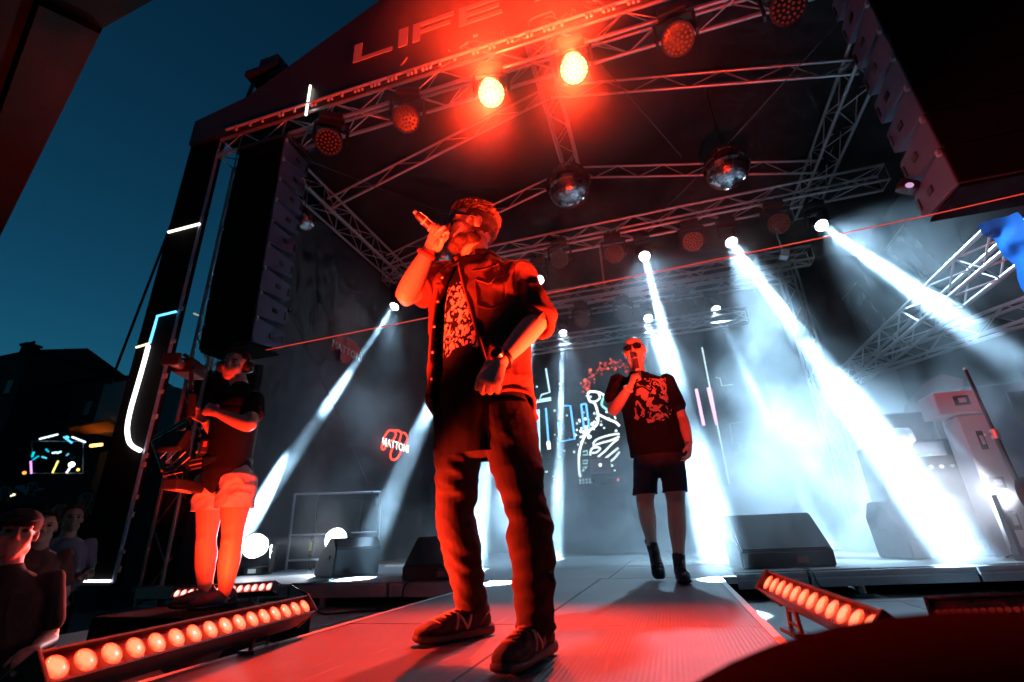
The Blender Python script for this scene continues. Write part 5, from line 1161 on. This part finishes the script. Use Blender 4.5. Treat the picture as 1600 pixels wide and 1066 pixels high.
# ---------------------------------------------------------------- bald singer
Y = 3.95
j = dict(pelvis=PY(1030, 712, Y), waist=PY(1020, 672, Y), chest=PY(1008, 622, Y), neck=PY(996, 584, Y), head=PY(992, 549, Y - .05), shR=PY(966, 594, Y - .02), elR=PY(958, 642, Y - .12), wrR=PY(985, 603, Y - .22),
         shL=PY(1040, 595, Y), elL=PY(1066, 655, Y + .02), wrL=PY(1077, 694, Y - .06), hipR=PY(1010, 722, Y), hipL=PY(1050, 722, Y), knR=PY(1008, 785, Y - .02), knL=PY(1056, 788, Y - .10), anR=PY(1019, 853, Y + .22), anL=PY(1061, 876, Y - .02))
p2_ = thing('person', 'bald man in sunglasses and black t-shirt walking with a microphone', 'person', (j['pelvis'].x, j['pelvis'].y, 0))
S2 = V((1, .05, 0)).normalized(); F2 = V((.05, -1, 0)).normalized(); hf, hu = V((-.12, -1, -.05)), V((-.06, 0, 1))
bm = B(); torso(bm, j, S2, .82); add_head(bm, j['head'], hf, hu, 1.05)
loft(bm, [(j['chest'].lerp(j['neck'], .7), .07, .07), (j['neck'], .062, .064), (j['head'] - V((0, -.02, .05)), .058, .064)], S2, 20, 4)
for a in 'RL': arm(bm, j['sh' + a], j['el' + a], j['wr' + a], 1.12); leg(bm, j['hip' + a], j['kn' + a], j['an' + a], 1.14, th=.085, front=F2)
g2, sd2 = add_hand(bm, j['wrR'], (PY(994, 578, Y - .26) - j['wrR']), V((.35, -.2, .35)) * 1 + V((.5, .45, 0)), +1, [(60, 80, 45)] * 4, (.7, .4, .7), s=1.0)
add_hand(bm, j['wrL'], (PY(1077, 716, Y - .1) - j['wrL']), V((-.9, .1, 0)), -1, [(22, 28, 16), (26, 30, 18), (30, 32, 18), (34, 34, 20)], (.8, .35, .3), .08, s=1.02)
obj('body', fuse(bm, .0065, 3), SKIN2, p2_)
bm = B(); torso(bm, j, S2, 1.0, (.215, .205, .205, .195, .14), (.15, .145, .15, .13, .085))
loft(bm, [(j['pelvis'] - V((0, 0, .01)), .215, .15), (j['waist'], .205, .146)], S2, 24, 4)
for a, e in (('R', .62), ('L', .70)):
    ee = j['sh' + a].lerp(j['el' + a], e); loft(bm, [(j['sh' + a] + V((0, 0, .01)), .064, .068), (j['sh' + a].lerp(ee, .5), .074, .078), (ee, .084, .086)], V((0, 1, 0)), 20, 4, 1); ell(bm, j['sh' + a] - V((0, 0, .012)), (.070, .07, .058), sub=3)
ct = PY(1012, 618, Y - .15)
obj('t_shirt', cut(fuse(bm, .008, 3, wrinkle(.014, 6, 2.2, V((.6, 0, 1)), 2.2)), j['pelvis'].z - .0), print_mat('tee_print_skull', (.014, .014, .018), (.45, .36, .35), (ct.x + .02, ct.y, ct.z - .02), (.15, 1, .19), scale=-13, thr=.52), p2_)
SH = mat('grey_shorts', (.045, .045, .065), .95, 0, .25, 14, .3, 300, spec=.1)
bm = B(); loft(bm, [(j['pelvis'] + V((0, 0, .12)), .185, .135), (j['pelvis'], .195, .14), (j['pelvis'] - V((0, 0, .06)), .185, .13)], S2, 24, 4)
for a in 'RL':
    e = j['hip' + a].lerp(j['kn' + a], .92); loft(bm, [(j['hip' + a] + V((0, 0, .03)), .096, .12), (j['hip' + a].lerp(e, .5), .092, .115), (e, .092, .112)], S2, 22, 4, 1)
obj('shorts', cut(fuse(bm, .008, 3, wrinkle(.012, 8, 7.1, V((0, 0, 1)), 2.0)), j['knR'].z + .055), SH, p2_)
B2S = mat('boot_sole', (.035, .035, .045), .7, 0, .2, 20); B2U = mat('boot_upper', (.03, .03, .042), .65, 0, .3, 30, .3, 300)
d2 = V((.08, -1, 0)).normalized(); hL = V((j['anL'].x, j['anL'].y, 0)) - d2 * .085; shoe(p2_, hL, hL + d2 * .31, j['anL'], B2S, B2U, LACE, hi=.10, k=1.15)
hR = j['anR'] - V((0, 0, .12)) + V((0, .06, .03)); tR = V((j['anR'].x + .03, hR.y - .26, .0)); shoe(p2_, hR, tR, j['anR'] + V((0, -.0, 0)), B2S, B2U, LACE, hi=.10, k=1.15)
sun_glasses(p2_, j['head'], hf, hu, 1.06, GLASS, FRAME)
f_, l_, u_ = frame(hf, hu); hc = j['head']
bm = B(); ell(bm, hc + f_ * .055 + u_ * -.098, (.036, .038, .024), (f_, l_, u_), 3); ell(bm, hc + f_ * .088 + u_ * -.045, (.011, .028, .006), (f_, l_, u_), 2)
obj('stubble', fuse(bm, .005, 1, lambda c, n: .003 * noise.noise(c * 130)), mat('stubble', (.22, .14, .11), .7, 0, .3, 60), p2_)
wq = (j['wrR'] - j['elR']).normalized(); cuff(j['wrR'] - wq * .03, wq, .031, mat('white_band', (.6, .6, .62), .5, .2, .2, 30), p2_, .012, 'wristband')
mouth = hc + f_ * .105 * 1.05 + u_ * -.064; microphone('dark microphone at the mouth of the bald singer', mouth + V((.02, -.035, -.20)), mouth + V((0, -.03, .01)))

# ---------------------------------------------------------------- cameraman
Y = 2.72
j = dict(pelvis=PY(353, 745, Y), waist=PY(358, 708, Y), chest=PY(368, 655, Y), neck=PY(375, 606, Y), head=PY(367, 573, Y - .04), shR=PY(350, 618, Y + .10), elR=PY(338, 676, Y + .12), wrR=PY(318, 656, Y - .02),
         shL=PY(398, 622, Y - .06), elL=PY(389, 665, Y - .22), wrL=PY(338, 645, Y - .28), hipR=PY(333, 752, Y + .05), hipL=PY(372, 752, Y - .03), knR=PY(322, 846, Y + .03), knL=PY(362, 846, Y - .05), anR=PY(320, 935, Y + .06), anL=PY(350, 938, Y - .02))
p3 = thing('person', 'cameraman with headphones, black t-shirt and white shorts at the left', 'person', (j['pelvis'].x, j['pelvis'].y, 0))
S3 = V((.80, -.60, 0)).normalized(); F3 = V((-.60, -.80, 0)).normalized(); hf, hu = V((.40, -.92, -.04)), V((.05, 0, 1))
bm = B(); torso(bm, j, S3, .78); add_head(bm, j['head'], hf, hu, 1.0)
loft(bm, [(j['chest'].lerp(j['neck'], .7), .07, .07), (j['neck'], .058, .060), (j['head'] - V((0, -.02, .05)), .055, .062)], S3, 20, 4)
for a in 'RL': arm(bm, j['sh' + a], j['el' + a], j['wr' + a], 1.1); leg(bm, j['hip' + a], j['kn' + a], j['an' + a], 1.05, S3, th=.09, front=V((0, -1, 0)))
add_hand(bm, j['wrL'], (PY(300, 628, Y - .30) - j['wrL']), V((.1, .9, -.3)), -1, [(30, 45, 30)] * 4, (.8, .3, .5), .04, s=1.05)
add_hand(bm, j['wrR'], (PY(298, 640, Y - .05) - j['wrR']), V((.2, -.9, 0)), +1, [(45, 60, 40)] * 4, (.7, .3, .7), s=1.0)
obj('body', fuse(bm, .0065, 3), SKIN, p3)
bm = B(); torso(bm, j, S3, 1.0, (.20, .19, .19, .18, .13), (.15, .14, .145, .13, .085))
for a, e in (('R', .7), ('L', .62)):
    ee = j['sh' + a].lerp(j['el' + a], e); loft(bm, [(j['sh' + a], .062, .066), (j['sh' + a].lerp(ee, .5), .068, .072), (ee, .076, .076)], V((0, 1, 0)), 20, 4, 1); ell(bm, j['sh' + a] - V((0, 0, .01)), (.068, .068, .056), sub=3)
obj('t_shirt', fuse(bm, .008, 3, wrinkle(.012, 7, 12.1, V((.7, 0, 1)), 2.0)), mat('tee_black', (.014, .013, .014), .95, 0, .3, 12, .3, 300, spec=.06), p3)
bm = B(); loft(bm, [(j['pelvis'] + V((0, 0, .06)), .172, .135), (j['pelvis'], .178, .13), (j['pelvis'] - V((0, 0, .05)), .165, .10), (j['pelvis'] - V((0, 0, .09)), .12, .06)], S3, 24, 4)
for a in 'RL':
    e = j['hip' + a].lerp(j['kn' + a], .56); loft(bm, [(j['hip' + a] + V((0, 0, .03)), .105, .115), (j['hip' + a].lerp(e, .5), .108, .116), (e, .110, .116)], S3, 22, 4, 1)
obj('shorts', cut(fuse(bm, .008, 3, wrinkle(.014, 9, 17.3, V((1, 0, .3)), 2.2)), j['hipL'].lerp(j['knL'], .46).z), mat('white_shorts', (.66, .62, .60), .85, 0, .08, 10, .3, 300), p3)
d3 = V((-.25, -.97, 0)).normalized()
for a in 'RL': hL = V((j['an' + a].x, j['an' + a].y, 0.0)) - d3 * .08; shoe(p3, hL, hL + d3 * .29, j['an' + a], B2S, B2U, LACE, k=1.05)
f_, l_, u_ = frame(hf, hu); hc = j['head']
def pick3():
    while True:
        v = V([random.gauss(0, 1) for _ in range(3)]).normalized()
        if v.z > .25 - .55 * max(0, -v.x) and not (v.x > .55 and v.z < .6): break
    return hc + f_ * (-.012 + .102 * v.x) + l_ * (.078 * v.y) + u_ * (.034 + .092 * v.z), (f_ * (v.x + .25) + l_ * v.y + u_ * (v.z + .4)).normalized()
DARKH = mat('hair_dark', (.05, .03, .025), .55, 0, .3, 60)
obj('hair', strands(2200, pick3, .030, .0026, 11, .5), DARKH, p3, smooth=True)
bm = B(); E2 = lambda a, b, d, r: ell(bm, hc + f_ * a + l_ * b + u_ * d, r, (f_, l_, u_), 3)
E2(.058, 0, -.097, (.033, .034, .024)); E2(.091, 0, -.043, (.010, .028, .006))
for b in (-1, 1): E2(.0, b * .048, -.064, (.034, .0235, .034)); E2(.035, b * .040, -.076, (.034, .022, .022))
obj('beard', fur(fuse(bm, .005, 1), 1500, .007, .0014, 31, lambda c: (c - hc).dot(u_) < -.035, -u_ * .4, .2), mat('beard_dark', (.07, .04, .03), .7, 0, .3, 60), p3)
for b in (-1, 1):
    bm = B(); ell(bm, hc + f_ * .082 + l_ * b * .031 + u_ * .008, (.010, .013, .010), (f_, l_, u_), 2); e_ = obj('eye', bm, mat('eye_white', (.5, .45, .42), .2, 0, .05, 9), p3, smooth=True)
    bm = B(); ell(bm, hc + f_ * .0905 + l_ * b * .031 + u_ * .008, (.003, .0055, .0055), (f_, l_, u_), 2); obj('iris', bm, GLASS, e_, smooth=True)
    bm = B(); ell(bm, hc + f_ * .088 + l_ * b * .032 + u_ * .032, (.007, .022, .005), (f_, l_, u_), 2); obj('eyebrow', bm, DARKH, p3, smooth=True)
hp = thing('headphones', 'black headset worn by the cameraman', 'headphones', hc)
bm = B(); path_tube(bm, [hc + l_ * .093 * math.cos(a) + u_ * (.02 + .115 * math.sin(a)) - f_ * .01 for a in [math.pi * i / 20 for i in range(21)]], .011, 8); obj('headband', bm, blackplastic, hp, smooth=True)
for b in (-1, 1):
    bm = B(); loft(bm, [(hc + l_ * b * .078 - f_ * .008, .038, .046), (hc + l_ * b * .108 - f_ * .008, .036, .044)], f_, 20, 3, 2); obj('ear_cup', bm, blackplastic, hp, smooth=True)
# steadycam vest and rig
vs_ = thing('rig_vest', 'black support vest with buckles strapped on the cameraman', 'vest', j['waist'])
bm = B(); torso(bm, dict(j, pelvis=j['pelvis'] + V((0, 0, .02)), neck=j['chest'].lerp(j['neck'], .45)), S3, 1.0, (.208, .204, .204, .19, .16), (.158, .15, .155, .15, .13)); obj('padding', fuse(bm, .01, 3), mat('vest_black', (.010, .009, .010), .8, 0, .3, 20, .3, 200, spec=.15), vs_)
fr_ = j['waist'] + F3 * .165
bm = B(); box(bm, fr_ + V((0, 0, .02)), (.22, .05, .10), mat3(S3, F3, V((0, 0, 1))), .012); bk = obj('buckle_plate', bm, blackplastic, vs_)
for i in range(4):
    for k in range(2):
        bm = B(); q = fr_ + F3 * .028 + S3 * (-.02 + .05 * k) + V((0, 0, .16 - .055 * i)); ell(bm, q, (.009, .009, .009), sub=1); obj('rivet', bm, alu, bk, smooth=True)
bm = B(); box(bm, fr_ + S3 * .13 + F3 * .0 + V((0, 0, .03)), (.035, .02, .03), mat3(S3, F3, V((0, 0, 1)))); obj('red_tag', bm, mat('tag_red', (.7, .15, .1), .5, 0, .1, 9), vs_)
bm = B(); loft(bm, [(j['waist'] + V((0, 0, -.10)), .20, .155), (j['waist'] + V((0, 0, -.05)), .203, .158)], S3, 28, 3, 1); obj('belt', bm, blackplastic, vs_, smooth=True)
rg = thing('camera_rig', 'black camera stabiliser with spring arm held by the cameraman', 'camera', PY(300, 700, Y - .2))
top, low = PY(300, 577, Y - .2), PY(289, 760, Y - .2)
bm = B(); tube(bm, top, low, .016, n=12); obj('post', bm, blackpaint, rg)
bm = B(); tube(bm, PY(301, 618, Y - .2), PY(298, 652, Y - .2), .026, n=14); obj('grip', bm, mat('grip_foam', (.02, .02, .02), .9, 0, .2, 30), rg)
c = PY(296, 577, Y - .15); Rk = Matrix.Rotation(.35, 3, 'Z')
bm = B(); box(bm, c, (.13, .22, .11), Rk, .015); cb_ = obj('camera_body', bm, mat('rig_black', (.006, .006, .007), .7, 0, .2, 20, spec=.2), rg)
bm = B(); tube(bm, c + Rk @ V((0, -.11, 0)), c + Rk @ V((0, -.21, 0)), .04, .045, n=20); obj('camera_lens', bm, blackplastic, cb_)
bm = B(); box(bm, c + Rk @ V((0, -.22, 0)), (.12, .03, .09), Rk, .008); obj('matte_box', bm, blackplastic, cb_)
bm = B(); tube(bm, c + Rk @ V((0, .09, .08)), c + Rk @ V((0, -.09, .08)), .014, n=8); obj('top_handle', bm, blackplastic, cb_)
bm = B(); box(bm, PY(270, 690, Y - .25), (.22, .05, .14), Matrix.Rotation(-.4, 3, 'X'), .01); obj('monitor', bm, blackplastic, rg)
bm = B(); box(bm, low, (.10, .34, .07), Rk, .01); obj('battery_sled', bm, blackplastic, rg)
ar = [PY(318, 722, Y - .12), PY(256, 735, Y - .25), PY(240, 690, Y - .05), PY(293, 660, Y - .2)]
for q, w_ in ((0, 1), (2, 3)):
    for o_ in (-.03, .03): bar('arm_bone', ar[q] + V((0, 0, o_)), ar[w_] + V((0, 0, o_)), .011, blackpaint, rg)
    bar('spring', ar[q], ar[w_], .016, mat('spring', (.12, .11, .11), .35, .8, .2, 60), rg)
bar('arm_link', ar[1], ar[2], .018, blackpaint, rg)
for i in range(4): bar('cage_rod', PY(250 + 8 * i, 716 + 6 * i, Y - .25), PY(276 + 7 * i, 690 + 8 * i, Y - .22), .005, alu_dull, rg)

# ---------------------------------------------------------------- crowd at the left
def spectator(label, px, py, Y, face, hair, shirt, cap=None, s=1.0, seed=1, hy=0):
    hc = PY(px, py, Y); f = V(face); f_, l_, u_ = frame(f, V((0, 0, 1)))
    side = V((l_.x, l_.y, 0)).normalized(); fw = V((f_.x, f_.y, 0)).normalized(); z0 = hc.z
    J = dict(pelvis=V((hc.x, hc.y, z0 - .74)), waist=V((hc.x, hc.y, z0 - .58)), chest=V((hc.x, hc.y, z0 - .37)), neck=V((hc.x, hc.y, z0 - .155)))
    t = thing('person', label, 'person', (hc.x, hc.y, GZ), 'crowd at the left of the stage')
    bm = B(); torso(bm, J, side, .92); add_head(bm, hc, f, V((0, 0, 1)), s); loft(bm, [(J['chest'].lerp(J['neck'], .7), .07, .07), (hc - V((0, 0, .06)), .056, .06)], side, 16, 3)
    arms = []
    for b in (-1, 1):
        sh = J['neck'] + side * b * .18 - V((0, 0, .06)); el = sh + side * b * .06 - V((0, 0, .28)); wr = el + fw * .2 - side * b * .06 + V((0, 0, .0)); arms.append((sh, el)); arm(bm, sh, el, wr)
        add_hand(bm, wr, fw - side * b * .3, V((0, 0, -1)), -b, [(30, 40, 30)] * 4)
        hp_ = J['pelvis'] + side * b * .09; an = V((hp_.x, hp_.y, GZ + .09)); leg(bm, hp_, hp_.lerp(an, .5), an, 1, side)
        ell(bm, an + fw * .08 - V((0, 0, .045)), (.045, .045, .045), sub=2); ell(bm, an + fw * .13 - V((0, 0, .05)), (.05, .06, .04), sub=2)
    obj('body', fuse(bm, .008, 3), SKIN, t)
    bm = B(); torso(bm, J, side, 1.0, (.195, .19, .19, .18, .13), (.14, .135, .14, .13, .085))
    for sh, el in arms: loft(bm, [(sh, .062, .064), (sh.lerp(el, .7), .062, .064)], V((0, 1, 0)), 16, 3, 2); ell(bm, sh - V((0, 0, .01)), (.066, .066, .055), sub=2)
    obj('shirt', fuse(bm, .012, 3, folds(.010, 6, 3, seed)), shirt, t)
    bm = B()
    for b in (-1, 1):
        hp_ = J['pelvis'] + side * b * .09; an = V((hp_.x, hp_.y, GZ + .05)); loft(bm, [(hp_ + V((0, 0, .1)), .11, .12), (hp_.lerp(an, .5), .08, .085), (an, .075, .08)], side, 14, 3, 1)
    obj('trousers', fuse(bm, .014, 2), JEAN, t)
    def pk():
        while True:
            v = V([random.gauss(0, 1) for _ in range(3)]).normalized()
            if v.z > .2 - .8 * max(0, -v.x) - (hy if v.x < .3 else 0) and not (v.x > .5 and v.z < .6) and not (cap is not None and v.z > .15): break
        return hc + (f_ * (-.012 + .102 * v.x) + l_ * (.079 * v.y) + u_ * (.034 + .093 * v.z)) * s, (f_ * v.x + l_ * v.y + u_ * (v.z + .2)).normalized()
    obj('hair', strands(900, pk, .030, .004, seed, .5), hair, t, smooth=True)
    for b in (-1, 1):
        bm = B(); ell(bm, hc + (f_ * .086 + l_ * b * .031 + u_ * .008) * s, (.008, .013, .008), (f_, l_, u_), 2); obj('eye', bm, GLASS, t, smooth=True)
        bm = B(); ell(bm, hc + (f_ * .089 + l_ * b * .032 + u_ * .030) * s, (.007, .021, .005), (f_, l_, u_), 2); obj('eyebrow', bm, hair, t, smooth=True)
    if cap is not None:
        bm = B(); ell(bm, hc + u_ * .055 * s - f_ * .01, (.113 * s, .092 * s, .075 * s), (f_, l_, u_), 3); c_ = obj('cap', fuse(bm, .008, 2), cap, t)
        bm = B(); loft(bm, [(hc + f_ * .06 + u_ * .062, .075, .012), (hc + f_ * .12 + u_ * .055, .072, .008), (hc + f_ * .165 + u_ * .045, .05, .006)], l_, 18, 3); obj('cap_brim', bm, cap, c_, smooth=True)
    return t
BLK = mat('tee_crowd_black', (.02, .02, .02), .9, 0, .3, 10, .2, 200); BLU = mat('tee_crowd_blue', (.20, .26, .36), .9, 0, .2, 10, .2, 200); GRN = mat('tee_crowd_green', (.05, .07, .05), .9, 0, .2, 10); RDD = mat('tee_crowd_brown', (.12, .06, .05), .9, 0, .2, 10)
spectator('man in a dark cap and black shirt nearest the stage at the left edge', 24, 836, 1.75, (.85, -.45, .1), DARKH, BLK, BLK, seed=21)
spectator('person with short brown hair standing behind the man in the cap', 68, 826, 2.9, (.8, -.5, .1), HAIR, RDD, seed=22)
spectator('person in a pale blue shirt in the crowd', 113, 812, 3.5, (.85, -.4, .1), DARKH, BLU, seed=23, hy=.5)
spectator('person with dark hair far back in the crowd near the panel', 133, 780, 5.2, (.9, -.3, .1), DARKH, BLK, seed=24)
spectator('spectator under the blue stall roof at the back of the crowd', 50, 762, 6.0, (.85, -.4, .1), DARKH, GRN, seed=25, hy=.4)
spectator('spectator at the left picture edge below the bright raised light', 8, 770, 5.2, (.8, -.5, .1), HAIR, BLK, seed=26)
spectator('spectator between the cap and the pale blue shirt further back', 92, 800, 4.6, (.85, -.45, .1), HAIR, BLK, seed=27)

# ================================================================== SMOKE
bm = B(); box(bm, (-.45, 7.0, 3.02), (10.0, 8.4, 6.0))
sm = bpy.data.materials.new('smoke'); sm.use_nodes = True; N = sm.node_tree.nodes; L = sm.node_tree.links
N.remove(N['Principled BSDF']); pv = N.new('ShaderNodeVolumePrincipled'); pv.inputs['Color'].default_value = (.92, .95, 1, 1); pv.inputs['Anisotropy'].default_value = .25
L.new(pv.outputs[0], N['Material Output'].inputs['Volume'])
g = N.new('ShaderNodeNewGeometry'); P0 = g.outputs['Position']
def math_(op, a, b=None, c=None, clamp=False):
    n = N.new('ShaderNodeMath'); n.operation = op; n.use_clamp = clamp
    for i, v in enumerate((a, b, c)):
        if v is None: continue
        if isinstance(v, (int, float)): n.inputs[i].default_value = v
        else: L.new(v, n.inputs[i])
    return n.outputs[0]
def blob(c, rad):
    s = N.new('ShaderNodeVectorMath'); s.operation = 'SUBTRACT'; L.new(P0, s.inputs[0]); s.inputs[1].default_value = c
    d = N.new('ShaderNodeVectorMath'); d.operation = 'DIVIDE'; L.new(s.outputs[0], d.inputs[0]); d.inputs[1].default_value = rad
    ln = N.new('ShaderNodeVectorMath'); ln.operation = 'LENGTH'; L.new(d.outputs[0], ln.inputs[0]); return math_('SUBTRACT', 1.0, ln.outputs['Value'], clamp=True)
nz = N.new('ShaderNodeTexNoise'); nz.inputs['Scale'].default_value = 1.05; nz.inputs['Detail'].default_value = 3; nz.inputs['Roughness'].default_value = .62; nz.inputs['Distortion'].default_value = .4; L.new(P0, nz.inputs['Vector'])
mr = N.new('ShaderNodeMapRange'); mr.interpolation_type = 'SMOOTHSTEP'; mr.inputs[1].default_value = .45; mr.inputs[2].default_value = .60; L.new(nz.outputs['Fac'], mr.inputs[0]); puff = mr.outputs[0]
low = blob((.4, 7.6, .0), (5.0, 4.0, 1.7)); bank = blob((2.1, 6.7, .4), (2.4, 2.2, 1.7)); front = blob((-.8, 3.9, 5.2), (2.2, 1.5, 1.3)); core = blob((-.6, 8.0, 2.4), (7.2, 4.2, 4.3))
mr2 = N.new('ShaderNodeMapRange'); mr2.interpolation_type = 'SMOOTHSTEP'; mr2.inputs[1].default_value = 0.0; mr2.inputs[2].default_value = .35; L.new(core, mr2.inputs[0])
dens = math_('MULTIPLY', math_('MULTIPLY_ADD', puff, .085, .003), mr2.outputs[0])
dens = math_('ADD', dens, math_('MULTIPLY', front, .45))
dens = math_('ADD', dens, math_('MULTIPLY', math_('MULTIPLY_ADD', puff, 1.5, .16), math_('MULTIPLY_ADD', bank, 1.7, math_('MULTIPLY', low, .65))))
L.new(dens, pv.inputs['Density'])
smo = obj('smoke', bm, sm); smo['kind'] = 'stuff'
